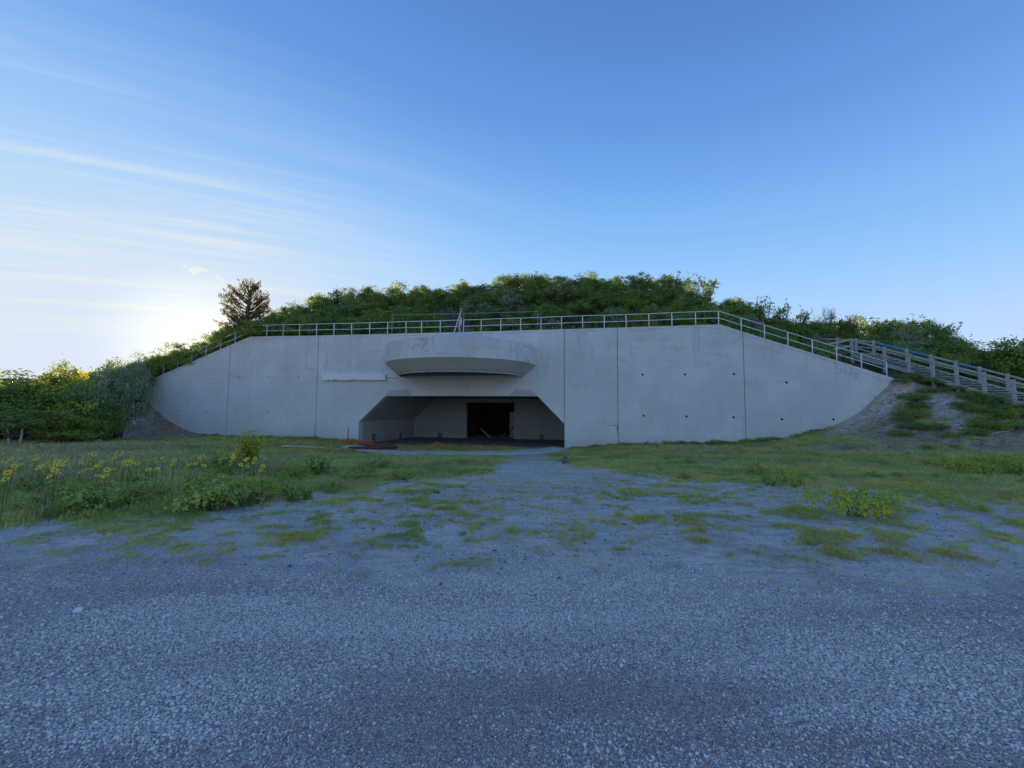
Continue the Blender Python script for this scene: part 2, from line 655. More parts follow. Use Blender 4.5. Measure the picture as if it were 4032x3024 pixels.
M['thicket'] = leaf_mat('thicket_leaf', (0.13, 0.20, 0.035), (0.24, 0.31, 0.055), (0.38, 0.42, 0.085))
M['shrub_sunlit'] = leaf_mat('sun_painted_leaf', (0.28, 0.28, 0.035), (0.48, 0.42, 0.04), (0.65, 0.55, 0.07), 0.5)  # sunlight on the leaves put into the colour as gold
M['shrub_silver'] = leaf_mat('silver_leaf', (0.14, 0.19, 0.095), (0.26, 0.32, 0.18), (0.40, 0.45, 0.29), 0.18)
M['cedar'] = leaf_mat('cedar_spray', (0.12, 0.11, 0.06), (0.20, 0.175, 0.10), (0.30, 0.25, 0.16), 0.35)
M['grass'] = leaf_mat('grass_blade', (0.22, 0.30, 0.06), (0.37, 0.43, 0.10), (0.56, 0.55, 0.19), 0.25, 0.6)
M['grass_dark'] = leaf_mat('dark_grass_blade', (0.13, 0.21, 0.05), (0.23, 0.31, 0.08), (0.36, 0.41, 0.12), 0.25, 0.6)
M['grass_yellow'] = leaf_mat('yellow_grass_blade', (0.40, 0.39, 0.08), (0.58, 0.54, 0.13), (0.74, 0.66, 0.24), 0.25, 0.6)
M['grass_dry'] = leaf_mat('dry_grass_blade', (0.34, 0.25, 0.15), (0.48, 0.37, 0.24), (0.62, 0.51, 0.36), 0.2, 0.6)
M['weed'] = leaf_mat('weed_leaf', (0.20, 0.27, 0.05), (0.38, 0.42, 0.06), (0.60, 0.58, 0.08), 0.25, 0.5)
M['weed_green'] = leaf_mat('weed_green_leaf', (0.18, 0.26, 0.055), (0.31, 0.39, 0.09), (0.48, 0.52, 0.14), 0.25, 0.5)

# ------------------------------------------------------------------ terrain heights
WALL_TOP = [wall(*p) for p in [(570, 1505), (640, 1474), (985, 1325), (1260, 1321), (1850, 1307), (2430, 1290), (2836, 1277), (2925, 1306), (3527, 1491)]]
WALL_BASE_PX = [(570, 1512), (587, 1577), (629, 1628), (684, 1668), (766, 1704), (888, 1718), (1080, 1723), (1240, 1728), (1407, 1744),
                (1700, 1755), (2000, 1763), (2225, 1768), (2435, 1752), (2625, 1745), (2938, 1741), (3099, 1723), (3245, 1688), (3372, 1632), (3463, 1551), (3527, 1494)]
WALL_BASE = [wall(*p) for p in WALL_BASE_PX]
T_L, T_R = WALL_TOP[0][0], WALL_TOP[-1][0]

# stair line: near side rail foot, top A to bottom B
ST_A = np.array([26.4, 29.7])
ST_D = np.array([0.30, -0.954])
ST_D = ST_D / np.linalg.norm(ST_D)
ST_W = np.array([-ST_D[1], ST_D[0]])          # across, away from the camera
if ST_W[1] < 0:
    ST_W = -ST_W


def st_s(px):
    u = (px - CX) / F
    return (ST_A[1] * u - ST_A[0]) / (ST_D[0] - ST_D[1] * u)


def st_p(s, w=0.0):
    return ST_A + ST_D * s + ST_W * w


ST_POST_PX = [(3364, 1344, 1434), (3491, 1366, 1460), (3585, 1387, 1483), (3680, 1415, 1509), (3773, 1442, 1547), (3880, 1476, 1577), (3994, 1502, 1615)]
ST_SAMPLE = []
for px_, pt_, pb_ in ST_POST_PX:
    s_ = st_s(px_)
    Y_ = st_p(s_)[1]
    ST_SAMPLE.append((s_, at_y(px_, pt_, Y_)[2], at_y(px_, pb_, Y_)[2]))
ss_ = np.array([q[0] for q in ST_SAMPLE])
TOP_FIT = np.polyfit(ss_, [q[1] for q in ST_SAMPLE], 1)
GRD_FIT = np.polyfit(ss_, [q[2] for q in ST_SAMPLE], 1)

front, back = [], []
for p_, (t_, z_) in zip(WALL_BASE_PX, WALL_BASE):
    front.append(W3(t_, 0, z_))
both = []
for px_, py_ in [(500, 1535), (420, 1572), (330, 1610), (200, 1655), (50, 1690), (-150, 1705), (-500, 1712)]:
    t_, z_ = wall(px_, py_)
    both.append(W3(t_, 0, z_))
for s_ in (-3.0, 0.0, 2.0, 4.0, 6.0, 8.0, 10.5):
    for w_ in (-0.2, 2.6):
        p_ = st_p(s_, w_)
        both.append(np.array([p_[0], p_[1], GRD_FIT[0] * max(s_, -1.5) + GRD_FIT[1] - 0.05]))
for dt_, dz_ in ((1.2, -0.05), (3.0, -0.4)):
    both.append(W3(T_R + dt_, 0.0, WALL_TOP[-1][1] + dz_))
for px_, py_, Y_ in [(250, 1738, 27), (0, 1745, 25), (500, 1727, 29.5), (-400, 1765, 20), (700, 1735, 29), (400, 1712, 31),
                     (3600, 1560, 25.0), (3720, 1640, 22.8), (3500, 1640, 24.3), (3500, 1715, 22.5), (3820, 1705, 20.5), (4032, 1720, 19), (3300, 1735, 23.0),
                     (3000, 1762, 24), (4400, 1760, 17.5), (3640, 1730, 21.3),
                     (2016, 1786, 27), (1500, 1775, 28.5), (2600, 1762, 26.3), (1000, 1745, 30)]:
    front.append(at_y(px_, py_, Y_))
for px_ in (-500, 200, 1100, 2016, 2900, 3800, 4500):
    for py_, Y_ in ((1832, 16), (1902, 10.3), (2055, 5.6)):
        # sample rows level with the middle of the picture
        z_ = at_y(2016, py_, Y_)[2]
        front.append(np.array([(px_ - CX) / F * Y_, Y_, z_]))
for X_ in np.linspace(-40, 40, 9):
    for Y_ in (-30, -12, -3, 0.5, 3.5):
        front.append(np.array([X_, Y_, 0.0]))
for X_, Y_ in ((-45, 10), (-45, 25), (45, 5), (40, 12)):
    front.append(np.array([X_, Y_, -0.4]))

SKY_PX = [(-700, 1470), (0, 1450), (300, 1435), (440, 1410), (560, 1392), (640, 1355), (760, 1345), (880, 1310), (980, 1280), (1080, 1255), (1180, 1205), (1270, 1165), (1380, 1150),
          (1560, 1142), (1700, 1132), (1850, 1124), (1930, 1118), (2000, 1103), (2300, 1097), (2480, 1100), (2600, 1112), (2700, 1142), (2830, 1165), (2940, 1205),
          (3050, 1240), (3150, 1262), (3300, 1275), (3450, 1282), (3600, 1282), (3720, 1297), (3850, 1330), (4032, 1345), (4700, 1380)]
CREST_D = 13.0
CREST_H = 1.5                                # height of the shrubs on the crest
for px_, py_ in SKY_PX:
    d_ = ray(px_, py_)
    s_ = (30.0 + CREST_D * NN) / (d_[1] + K * d_[0])
    P_ = d_ * s_ + np.array([0, 0, EYE - CREST_H])
    P_[2] = max(P_[2], 1.5)
    back.append(P_)
    Q_ = P_ + E_B * 14
    Q_[2] = P_[2] * 0.75
    back.append(Q_)
    Q_ = P_ + E_B * 40
    Q_[2] = 0
    back.append(Q_)
for t_ in np.linspace(T_L, T_R, 26):
    z_ = np.interp(t_, [q[0] for q in WALL_TOP], [q[1] for q in WALL_TOP])
    back.append(W3(t_, 0.3, z_ - 0.16))
    back.append(W3(t_, 2.2, z_ - 0.05))


class TPS:
    def __init__(self, pts, lam=0.02):
        P = np.array(pts)
        self.p = P[:, :2]
        n = len(P)
        A = np.zeros((n + 3, n + 3))
        A[:n, :n] = self.k(self.p, self.p) + lam * np.eye(n)
        A[:n, n] = 1
        A[:n, n + 1:] = self.p
        A[n, :n] = 1
        A[n + 1:, :n] = self.p.T
        self.w = np.linalg.solve(A, np.concatenate([P[:, 2], [0, 0, 0]]))
        self.lo, self.hi = self.p.min(0), self.p.max(0)

    @staticmethod
    def k(a, b):
        d2 = ((a[:, None, :] - b[None, :, :]) ** 2).sum(2)
        return 0.5 * d2 * np.log(d2 + 1e-9)

    def __call__(self, X, Y):
        q = np.stack([np.ravel(X), np.ravel(Y)], 1).astype(float)
        q = np.clip(q, self.lo, self.hi)
        out = np.empty(len(q))
        n = len(self.p)
        for i in range(0, len(q), 20000):
            c = q[i:i + 20000]
            out[i:i + 20000] = self.k(c, self.p) @ self.w[:n] + self.w[n] + c @ self.w[n + 1:]
        return out.reshape(np.shape(X))


tps_f = TPS(front + both)
tps_b = TPS(back + both)


def z_front(X, Y):
    X, Y = np.asarray(X, float), np.asarray(Y, float)
    z = tps_f(X, Y)
    near = smooth(2.5, 6.0, np.hypot(X * 0.5, Y)) * (Y > 0)
    z = z * np.where(Y > 0, near, 0.0)
    amp = smooth(3.5, 8, Y)
    z = z + amp * 0.10 * (fbm(X * 0.6, Y * 0.6, 3) - 0.5) + 0.035 * (fbm(X * 0.35 + 9, Y * 0.9, 5, 3) - 0.5) + amp * 0.05 * (fbm(X * 3, Y * 3, 8, 2) - 0.5)
    return z


def z_back(X, Y):
    return tps_b(X, Y)


def zf(x, y):
    return float(z_front(np.array([x]), np.array([y]))[0])


def zb(x, y):
    return float(z_back(np.array([x]), np.array([y]))[0])


def ground_hit(px, py):
    """where the sight line through a pixel of the photograph meets the front ground"""
    d = ray(px, py)
    Ys = np.concatenate([np.arange(1, 12, 0.05), np.arange(12, 40, 0.1)])
    X = d[0] / d[1] * Ys
    Z = EYE + d[2] / d[1] * Ys
    _, dep = td(X, Ys)
    g = z_front(X, Ys)
    ok = np.where((Z <= g) | (dep > -0.05))[0]
    i = ok[0] if len(ok) else len(Ys) - 1
    return np.array([X[i], Ys[i], g[i]])


# ------------------------------------------------------------------ ground cover masks
GRASS_EDGE = np.array([(-900, 2150), (0, 2112), (400, 2085), (700, 2052), (1000, 2008), (1350, 1962), (1680, 1925), (1900, 1872), (2000, 1825), (2150, 1812),
                       (2270, 1852), (2560, 1895), (2900, 1918), (3300, 1945), (3600, 1965), (4032, 2010), (5000, 2040)])
GRAVEL_EDGE = np.array([(-900, 2150), (0, 2165), (700, 2195), (1300, 2225), (2016, 2195), (2700, 2235), (3200, 2265), (3600, 2245), (4032, 2205), (5000, 2190)])


def masks(X, Y):
    """cover by grass, by gravel, by dark soil, pale sand: 0..1 each"""
    Z = z_front(X, Y)
    px, py, ok = project(np.stack([np.ravel(X), np.ravel(Y), np.ravel(Z)], 1))
    px, py, ok = px.reshape(X.shape), py.reshape(X.shape), ok.reshape(X.shape)
    n1 = fbm(X * 0.55, Y * 0.55, 21, 4) - 0.5
    n2 = fbm(X * 2.2, Y * 1.6, 31, 4) - 0.5
    n3 = fbm(X * 6.0, Y * 5.0, 41, 3) - 0.5
    scale = np.clip((py - 1690) / 400, 0.12, 1.2)
    edge = np.interp(px, GRASS_EDGE[:, 0], GRASS_EDGE[:, 1])
    e = (edge - py) / (70 * scale) + n1 * 2.2 + n2 * 2.6 + n3 * 1.6
    grass = smooth(-0.7, 1.0, e)
    # sparse tufts on the sand, more of them on the right
    n4 = fbm(X * 4.2, Y * 5.5, 47, 3) - 0.5
    tuft = smooth(-0.03, 0.22, 0.45 * n2 + 0.9 * n4 + 0.45 * n3 + 0.12 * n1)
    right = smooth(2150, 2900, px) * smooth(2240, 2150, py + 20 * n1)
    left = smooth(2200, 1500, px) * smooth(2330, 2150, py)
    mid_ = smooth(2330, 2180, py)
    grass = np.maximum(grass, tuft * np.clip(0.72 * right + 0.58 * left + 0.55 * mid_, 0, 1))
    gedge = np.interp(px, GRAVEL_EDGE[:, 0], GRAVEL_EDGE[:, 1])
    gravel = smooth(-1.3, 1.3, (py - gedge) / 105 + n1 * 3.2 + n2 * 3.0 + n3 * 2.4)
    behind = (Y < 2.0) | ~ok
    gravel = np.where(behind, 1.0, gravel)
    grass = np.where(behind, 0.0, grass)
    # bare strips: by the facade foot and on the right bank
    t, dep = td(X, Y)
    soil = np.zeros_like(X)
    soil = np.maximum(soil, smooth(2550, 2750, px) * smooth(1800, 1770, py) * smooth(1735, 1752, py) * smooth(-0.25, 0.15, n1 + n2 + 0.15))
    soil = np.maximum(soil, smooth(980, 700, px) * smooth(200, 380, px) * smooth(1752, 1735, py) * smooth(-0.3, 0.1, n2 + 0.12))
    soil = np.maximum(soil, smooth(3250, 3450, px) * smooth(1775, 1745, py) * smooth(-0.25, 0.12, n2 + n1 + 0.10))
    sand = np.zeros_like(X)
    sand = np.maximum(sand, np.exp(-(((px - 3700) / 75) ** 2 + ((py - 1600) / 60) ** 2)) * 1.3)
    sand = np.maximum(sand, np.exp(-(((px - 3760) / 60) ** 2 + ((py - 1670) / 25) ** 2)) * 1.1)
    ln = np.interp(py, [1490, 1560, 1640, 1730], [3560, 3500, 3400, 3230])
    sand = np.maximum(sand, np.exp(-((px - ln - 25) / 55) ** 2) * smooth(1490, 1510, py) * smooth(1735, 1690, py))
    sand = np.maximum(sand, np.exp(-(((px - 470) / 110) ** 2 + ((py - 1716) / 9) ** 2)) * 0.75)
    sand = np.clip(smooth(0.30, 0.65, sand + 0.7 * n2 + 0.3 * n3) * (sand > 0.1), 0, 1)
    sand = np.where(behind, 0, sand)
    soil = np.where(behind, 0, soil)
    grass = grass * (1 - 0.5 * soil) * (1 - 0.85 * sand)
    # the trodden approach to the portal stays bare
    kerb = np.interp(px, [1370, 1430, 1500, 1620, 1800, 2000, 2120, 2215], [1760, 1772, 1782, 1787, 1789, 1787, 1780, 1770])
    grass = grass * (1 - 0.93 * smooth(9, 5, np.abs(py - kerb - 2)) * (px > 1370) * (px < 2225))
    path = np.exp(-((px - np.interp(py, [1770, 1800, 1850], [2120, 2080, 2050])) / 70) ** 2) * smooth(1772, 1790, py) * smooth(1900, 1850, py)
    grass = grass * (1 - 0.7 * path)
    return grass, gravel, soil, sand


def ground_material():
    m, nt, b = new_mat('ground')
    g = NT(nt)
    v = g.coord('Object')
    grass, gravel, soil, sand = g.attr('grass'), g.attr('gravel'), g.attr('soil'), g.attr('sand')
    # gravel: pea-sized stones, each with a tone of its own
    vor = g.n('ShaderNodeTexVoronoi', feature='F1')
    vor.inputs['Scale'].default_value = 96
    g.l(v, vor.inputs['Vector'])
    sc = g.n('ShaderNodeSeparateColor')
    g.l(vor.outputs['Color'], sc.inputs[0])
    ramp = g.n('ShaderNodeValToRGB')
    els = ramp.color_ramp.elements
    els[0].position, els[0].color = 0.0, (0.17, 0.145, 0.145, 1)
    els[1].position, els[1].color = 1.0, (0.86, 0.84, 0.80, 1)
    for p_, c_ in ((0.25, (0.45, 0.36, 0.345, 1)), (0.5, (0.64, 0.535, 0.51, 1)), (0.75, (0.77, 0.68, 0.645, 1)), (0.93, (0.86, 0.79, 0.755, 1))):
        e = els.new(p_)
        e.color = c_
    g.l(sc.outputs[0], ramp.inputs[0])
    gcol = g.mix(g.mr(sc.outputs[1], 0.72, 0.95, 0, 0.55), ramp.outputs[0], (0.46, 0.29, 0.265))
    patch = g.noise(g.mapping(v, (0.5, 1.2, 1)), 0.9, 4, 0.6)
    band = g.noise(g.mapping(v, (0.22, 1.9, 1), (2, 5, 0), (0, 0, R(7))), 1.0, 5, 0.6, 0.3)
    gcol = g.mix(g.mr(band, 0.46, 0.66, 0.0, 0.5), gcol, (0.37, 0.25, 0.245))
    gcol = g.mix(g.mr(patch, 0.35, 0.7, 0.0, 0.28), gcol, (0.30, 0.225, 0.225))
    dark = g.mr(vor.outputs['Distance'], 0.36, 0.68, 0, 0.32)
    gcol = g.mix(dark, gcol, (0.15, 0.122, 0.122))
    # trodden sandy dirt
    n1 = g.noise(g.mapping(v, (0.6, 1.5, 1)), 0.9, 6, 0.62)
    n2 = g.noise(v, 22, 4, 0.65)
    dirt = g.mix(g.mr(n1, 0.3, 0.7), (0.54, 0.44, 0.385), (0.70, 0.60, 0.54))
    nm = g.noise(g.mapping(v, (2.2, 6.0, 1), (3, 1, 0)), 1.3, 6, 0.68, 0.4)
    dirt = g.mix(g.mr(nm, 0.44, 0.64, 0, 0.75), dirt, (0.37, 0.305, 0.275))
    nr_ = g.noise(g.mapping(v, (5, 16, 1), (1, 7, 0)), 1.6, 5, 0.7)
    dirt = g.mix(g.mr(nr_, 0.53, 0.70, 0, 0.85), dirt, (0.27, 0.21, 0.19))
    dirt = g.mix(g.mr(n2, 0.35, 0.7, 0, 0.45), dirt, (0.33, 0.28, 0.255))
    speck = g.n('ShaderNodeTexVoronoi', feature='F1')
    speck.inputs['Scale'].default_value = 30
    g.l(v, speck.inputs['Vector'])
    sps = g.n('ShaderNodeSeparateColor')
    g.l(speck.outputs['Color'], sps.inputs[0])
    sp = g.mth('MULTIPLY', g.mr(speck.outputs['Distance'], 0.22, 0.34, 1, 0), g.mr(sps.outputs[0], 0.82, 0.88))
    dirt = g.mix(g.mth('MULTIPLY', sp, 0.8), dirt, g.mix(sps.outputs[1], (0.09, 0.08, 0.08), (0.48, 0.46, 0.44)))
    # ground under the grass: thatch and moss
    n3 = g.noise(v, 5, 5, 0.65)
    turf = g.mix(g.mr(n3, 0.3, 0.72), (0.30, 0.31, 0.11), (0.52, 0.48, 0.23))
    brown = g.mix(g.mr(g.noise(v, 3, 6, 0.7), 0.3, 0.7), (0.20, 0.125, 0.085), (0.43, 0.295, 0.205))
    pale = g.mix(g.mr(g.noise(g.mapping(v, (1.5, 1.5, 4)), 2.2, 5, 0.65), 0.30, 0.70), (0.31, 0.215, 0.155), (0.68, 0.56, 0.45))
    c = g.mix(gravel, dirt, gcol)
    c = g.mix(g.mr(g.mth('ADD', grass, g.mth('MULTIPLY', g.mth('SUBTRACT', n2, 0.5), 0.9)), 0.45, 1.05), c, turf)
    c = g.mix(soil, c, brown)
    c = g.mix(sand, c, pale)
    g.l(c, b.inputs['Base Color'])
    b.inputs['Roughness'].default_value = 0.92
    b.inputs['Specular IOR Level'].default_value = 0.2
    hg = g.mth('MULTIPLY', g.mth('SUBTRACT', 0.6, vor.outputs['Distance']), g.mth('ADD', g.mth('MULTIPLY', gravel, 0.9), 0.05))
    nb = g.bump(hg, 0.9, 0.012)
    nb = g.bump(n2, 0.5, 0.03, nb)
    nb = g.bump(n1, 0.35, 0.12, nb)
    g.l(nb, b.inputs['Normal'])
    return m


def grid_mesh(name, V, nu, nv, mat, closed_u=False):
    """V (nu, nv, 3) as a quad sheet"""
    me = bpy.data.meshes.new(name)
    idx = np.arange(nu * nv).reshape(nu, nv)
    a = idx if closed_u else idx[:-1]
    b = np.roll(idx, -1, 0) if closed_u else idx[1:]
    f = np.stack([a[:, :-1], b[:, :-1], b[:, 1:], a[:, 1:]], -1).reshape(-1, 4)
    me.vertices.add(nu * nv)
    me.vertices.foreach_set('co', V.reshape(-1).astype(np.float32))
    me.loops.add(f.size)
    me.loops.foreach_set('vertex_index', f.reshape(-1).astype(np.int32))
    me.polygons.add(len(f))
    me.polygons.foreach_set('loop_start', np.arange(0, f.size, 4, dtype=np.int32))
    me.polygons.foreach_set('use_smooth', np.ones(len(f), bool))
    me.materials.append(mat)
    me.update(calc_edges=True)
    me.validate()
    return me


def add_attr(me, name, vals):
    a = me.attributes.new(name, 'FLOAT', 'POINT')
    a.data.foreach_set('value', np.ravel(vals).astype(np.float32))


M['ground'] = ground_material()


def build_ground():
    fine = np.linspace(-64, 64, 620)
    coarse = np.linspace(64, 360 - 64, 60)[1:-1]
    ang = np.radians(np.concatenate([fine, coarse]))
    nr = 300
    sx, sy = np.sin(ang), np.cos(ang)
    den = sy + K * sx
    rmax = np.where(den > 0.02, (30.0 + 0.0) / np.maximum(den, 0.02), 900.0)
    rmax = np.minimum(rmax, 900.0)
    r0 = 0.25
    u = np.linspace(0, 1, nr)
    rr = r0 * (rmax[:, None] / r0) ** u[None, :]
    X, Y = rr * sx[:, None], rr * sy[:, None]
    Z = z_front(X, Y)
    gr, gv, so, sa = masks(X, Y)
    Z = Z + 0.03 * gr
    V = np.stack([X, Y, Z], -1)
    # fan to the centre is left as a tiny hole under the photographer: close it with one ring
    V[:, 0, :2] *= 0.001
    me = grid_mesh('ground', V, len(ang), nr, M['ground'], closed_u=True)
    for n_, a_ in (('grass', gr ** 1.7), ('gravel', gv), ('soil', so), ('sand', sa)):
        add_attr(me, n_, a_)
    o = link('ground', me)
    tag(o, 'gravel and sandy dirt ground rising at both sides of the bunker', None, None, 'structure')
    return o


build_ground()


def mound_material():
    m, nt, b = new_mat('mound_soil')
    g = NT(nt)
    v = g.coord('Object')
    n = g.noise(v, 1.6, 6, 0.7)
    c = g.mix(g.mr(n, 0.3, 0.7), (0.035, 0.045, 0.022), (0.11, 0.10, 0.06))
    g.l(c, b.inputs['Base Color'])
    b.inputs['Roughness'].default_value = 0.95
    g.l(g.bump(n, 0.8, 0.2), b.inputs['Normal'])
    return m


M['mound'] = mound_material()


def build_mound():
    ts = np.linspace(-95, 95, 200)
    ds = np.concatenate([[-0.02, 0.15], np.linspace(0.35, 20, 50), np.linspace(21, 70, 24), [120, 300, 800]])
    T_, D_ = np.meshgrid(ts, ds, indexing='ij')
    X = ORG[0] + T_ * E_T[0] + D_ * E_B[0]
    Y = ORG[1] + T_ * E_T[1] + D_ * E_B[1]
    Z = z_back(X, Y)
    Z = Z + 0.25 * (fbm(X * 0.5, Y * 0.5, 51, 3) - 0.5) * smooth(1, 5, D_)
    # meet the front sheet where there is no wall between them
    outside = np.maximum(smooth(T_L + 0.2, T_L - 0.4, T_), smooth(T_R - 0.2, T_R + 0.4, T_))
    blend = outside * smooth(1.5, 0.0, D_)
    Z = Z * (1 - blend) + blend * z_front(X, Y)
    me = grid_mesh('hill', np.stack([X, Y, Z], -1), len(ts), len(ds), M['mound'])
    o = link('hill', me)
    tag(o, 'earth mound covered with shrubs behind and above the concrete wall', None, None, 'structure')


build_mound()

# ------------------------------------------------------------------ the bunker (local axes: x along the wall, y into the hill)
bunker = empty('concrete_bunker', ORG, ROT_W)
tag(bunker, 'long grey concrete bunker wall with round canopy over a dark tunnel entrance', 'bunker')


def j_t(top, bot):
    return 0.5 * (wall(*top)[0] + wall(*bot)[0])


J = [j_t((908, 1365), (888, 1717)), j_t((1256, 1322), (1240, 1728)), j_t((2219, 1310), (2225, 1668)), j_t((2429, 1291), (2436, 1752)), j_t((2925, 1310), (2938, 1740))]
top_t = np.array([q[0] for q in WALL_TOP])
top_z = np.array([q[1] for q in WALL_TOP])
base_t = np.array([q[0] for q in WALL_BASE])
base_z = np.array([q[1] for q in WALL_BASE])
OP = {k: wall(*p) for k, p in dict(bl=(1408, 1748), sl=(1413, 1660), hl=(1517, 1559.5), hr=(2117, 1559.5), sr=(2225, 1668), br=(2225, 1772)).items()}
t_ol = OP['sl'][0]
t_or = J[2]
HZ = 0.5 * (OP['hl'][1] + OP['hr'][1])
FOUND = -4.0
TH = 0.6


def wall_top_pts(a, b):
    inner = [(t, z) for t, z in zip(top_t, top_z) if a + 0.02 < t < b - 0.02]
    return [(a, float(np.interp(a, top_t, top_z)))] + inner + [(b, float(np.interp(b, top_t, top_z)))]


G_ = 0.022
edges = [T_L] + J + [T_R]
outlines = []
for i in range(6):
    a = edges[i] + (G_ if i else 0)
    b = edges[i + 1] - (G_ if i < 5 else 0)
    tops = wall_top_pts(a, b)
    if i == 2:
        ol = [(a, FOUND), (t_ol, FOUND), (t_ol, OP['sl'][1]), (OP['hl'][0], HZ), (OP['hr'][0], HZ), (b, OP['sr'][1])] + tops[::-1]
    else:
        ol = [(a, FOUND), (b, FOUND)] + tops[::-1]
    outlines.append(ol)

HOLES = [(826, 1511), (943, 1487), (1059, 1487), (703, 1616), (818, 1623), (931, 1619), (1053, 1624), (1175, 1486), (1173, 1630),
         (2530, 1475), (2697, 1474), (2890, 1473), (2534, 1637), (2703, 1640), (2888, 1643), (3097, 1506), (3079, 1651), (3282, 1652)]
hole_tz = [wall(*p) for p in HOLES]
HR = 0.068
for i, ol in enumerate(outlines):
    me = poly_slab(ol, 0.0, TH).mesh('wall_panel', M['wall'])
    fix_normals(me)
    o = link('wall_panel', me, bunker)
    mine = [(k, q) for k, q in enumerate(hole_tz) if edges[i] < q[0] < edges[i + 1]]
    if mine:
        cut = MB()
        for k, (t, z) in mine:
            cut.tube([(t, -0.2, z), (t, 0.35, z)], HR * (1.15 if k >= 9 else 0.8), 12)
        cme = cut.mesh('cutter', M['wall'])
        fix_normals(cme)
        co = bpy.data.objects.new('cutter', cme)
        C.objects.link(co)
        co.parent = bunker
        bpy.context.view_layer.update()
        md = o.modifiers.new('b', 'BOOLEAN')
        md.operation = 'DIFFERENCE'
        md.solver = 'EXACT'
        md.object = co
        dg = bpy.context.evaluated_depsgraph_get()
        new = bpy.data.meshes.new_from_object(o.evaluated_get(dg), depsgraph=dg)
        o.modifiers.clear()
        if len(new.polygons) > len(me.polygons):
            o.data = new
            new.name = 'wall_panel'
        bpy.data.objects.remove(co)
    for k, (t, z) in mine:
        r_ = HR * (1.15 if k >= 9 else 0.8)
        p = MB()
        # iron sleeve lining the weep hole, set back from the face
        n = 12
        ring = [(math.cos(2 * math.pi * q / n), math.sin(2 * math.pi * q / n)) for q in range(n)]
        vs_ = [(t + c * r_ * s, y, z + w * r_ * s) for s, y in ((0.985, 0.004), (0.985, 0.33), (0.86, 0.004), (0.86, 0.33)) for c, w in ring]
        fs_ = []
        for q in range(n):
            q2 = (q + 1) % n
            fs_ += [(2 * n + q, 2 * n + q2, 3 * n + q2, 3 * n + q), (q, 2 * n + q, 2 * n + q2, q2)]
        fs_.append(tuple(3 * n + q for q in range(n)))
        p.add(vs_, fs_)
        p.build('drain_pipe', M['dark'], o)
# recessed joint filler
for i, t in enumerate(J):
    z1 = float(np.interp(t, top_t, top_z)) - 0.05
    z0 = FOUND if i != 2 else OP['sr'][1] + 0.02
    MB().box((t, 0.045 + 0.15, (z0 + z1) / 2), (2 * G_ + 0.02, 0.3, z1 - z0)).build('joint_filler', M['joint'], bunker)
# broken concrete beside the right joint
zc = wall(2430, 1674)[1]
tc_ = J[3]
crk = MB()
pts_t = [-1.05, -0.7, -0.4, -0.15, -0.024]
hts = [0.004, 0.02, 0.04, 0.06, 0.09]
for a in range(4):
    crk.add([(tc_ + pts_t[a], -0.003, zc + 0.01 * a), (tc_ + pts_t[a + 1], -0.003, zc + 0.01 * a - 0.012), (tc_ + pts_t[a + 1], -0.003, zc + 0.01 * a - 0.012 - hts[a + 1]), (tc_ + pts_t[a], -0.003, zc + 0.01 * a - hts[a])], [(0, 1, 2, 3)])
crk.add([(tc_ - 0.024, -0.003, zc - 0.05), (tc_ - 0.10, -0.003, zc - 0.1), (tc_ - 0.08, -0.003, zc - 0.5), (tc_ - 0.024, -0.003, zc - 0.75)], [(0, 1, 2, 3)])
crk.build('spalled_crack', M['joint'], bunker)

# patches of newer concrete at both upper corners of the portal
for pxs in ([(1519, 1557), (1624, 1557), (1607, 1533), (1534, 1537)], [(2002, 1557), (2114, 1557), (2097, 1536), (2030, 1534)]):
    ol = [wall(*p) for p in pxs]
    ol = [(ol[0][0], HZ + 0.03), (ol[1][0], HZ + 0.03), ol[2], ol[3]]
    me = poly_slab(ol, -0.045, -0.004).mesh('repair_patch', M['chamfer'])
    fix_normals(me)
    link('repair_patch', me, bunker)
# thin drip lip along the header
MB().box(((OP['hl'][0] + OP['hr'][0]) / 2, -0.02, HZ + 0.012), (OP['hr'][0] - OP['hl'][0], 0.036, 0.035)).build('drip_lip', M['slab'], bunker)

# ---- round canopy
tcan = 0.5 * (wall(1512, 1440)[0] + wall(2109, 1445)[0])
RAD = 0.5 * (wall(2109, 1445)[0] - wall(1512, 1440)[0])
z_bot = 0.5 * (wall(1512, 1440)[1] + wall(2109, 1445)[1])
z_top = at_y(1800, 1320, 30.2 - RAD)[2]
z_low = 0.5 * (wall(1558, 1480)[1] + wall(2053, 1483)[1])
z_wtop = float(np.interp(tcan, top_t, top_z))
RAD -= 0.40
tcan += 0.40
R2 = RAD - 0.95 + 0.0 * (wall(2053, 1483)[0] - wall(1556, 1481)[0])
z_top = at_y(1800, 1320, 30.2 - RAD)[2]


def half_lathe(prof, n=72, inset=0.0):
    m = MB()
    vs_, fs_ = [], []
    for r_, z in prof:
        for k in range(n + 1):
            a = math.pi * k / n
            vs_.append((tcan + r_ * math.cos(a), -r_ * math.sin(a) + inset, z))
    for i in range(len(prof) - 1):
        for k in range(n):
            fs_.append((i * (n + 1) + k, i * (n + 1) + k + 1, (i + 1) * (n + 1) + k + 1, (i + 1) * (n + 1) + k))
    m.add(vs_, fs_)
    return m


def lathe_part(name, prof, mat, sm=True):
    me = half_lathe(prof).mesh(name, mat, sm)
    fix_normals(me)
    return link(name, me, bunker)


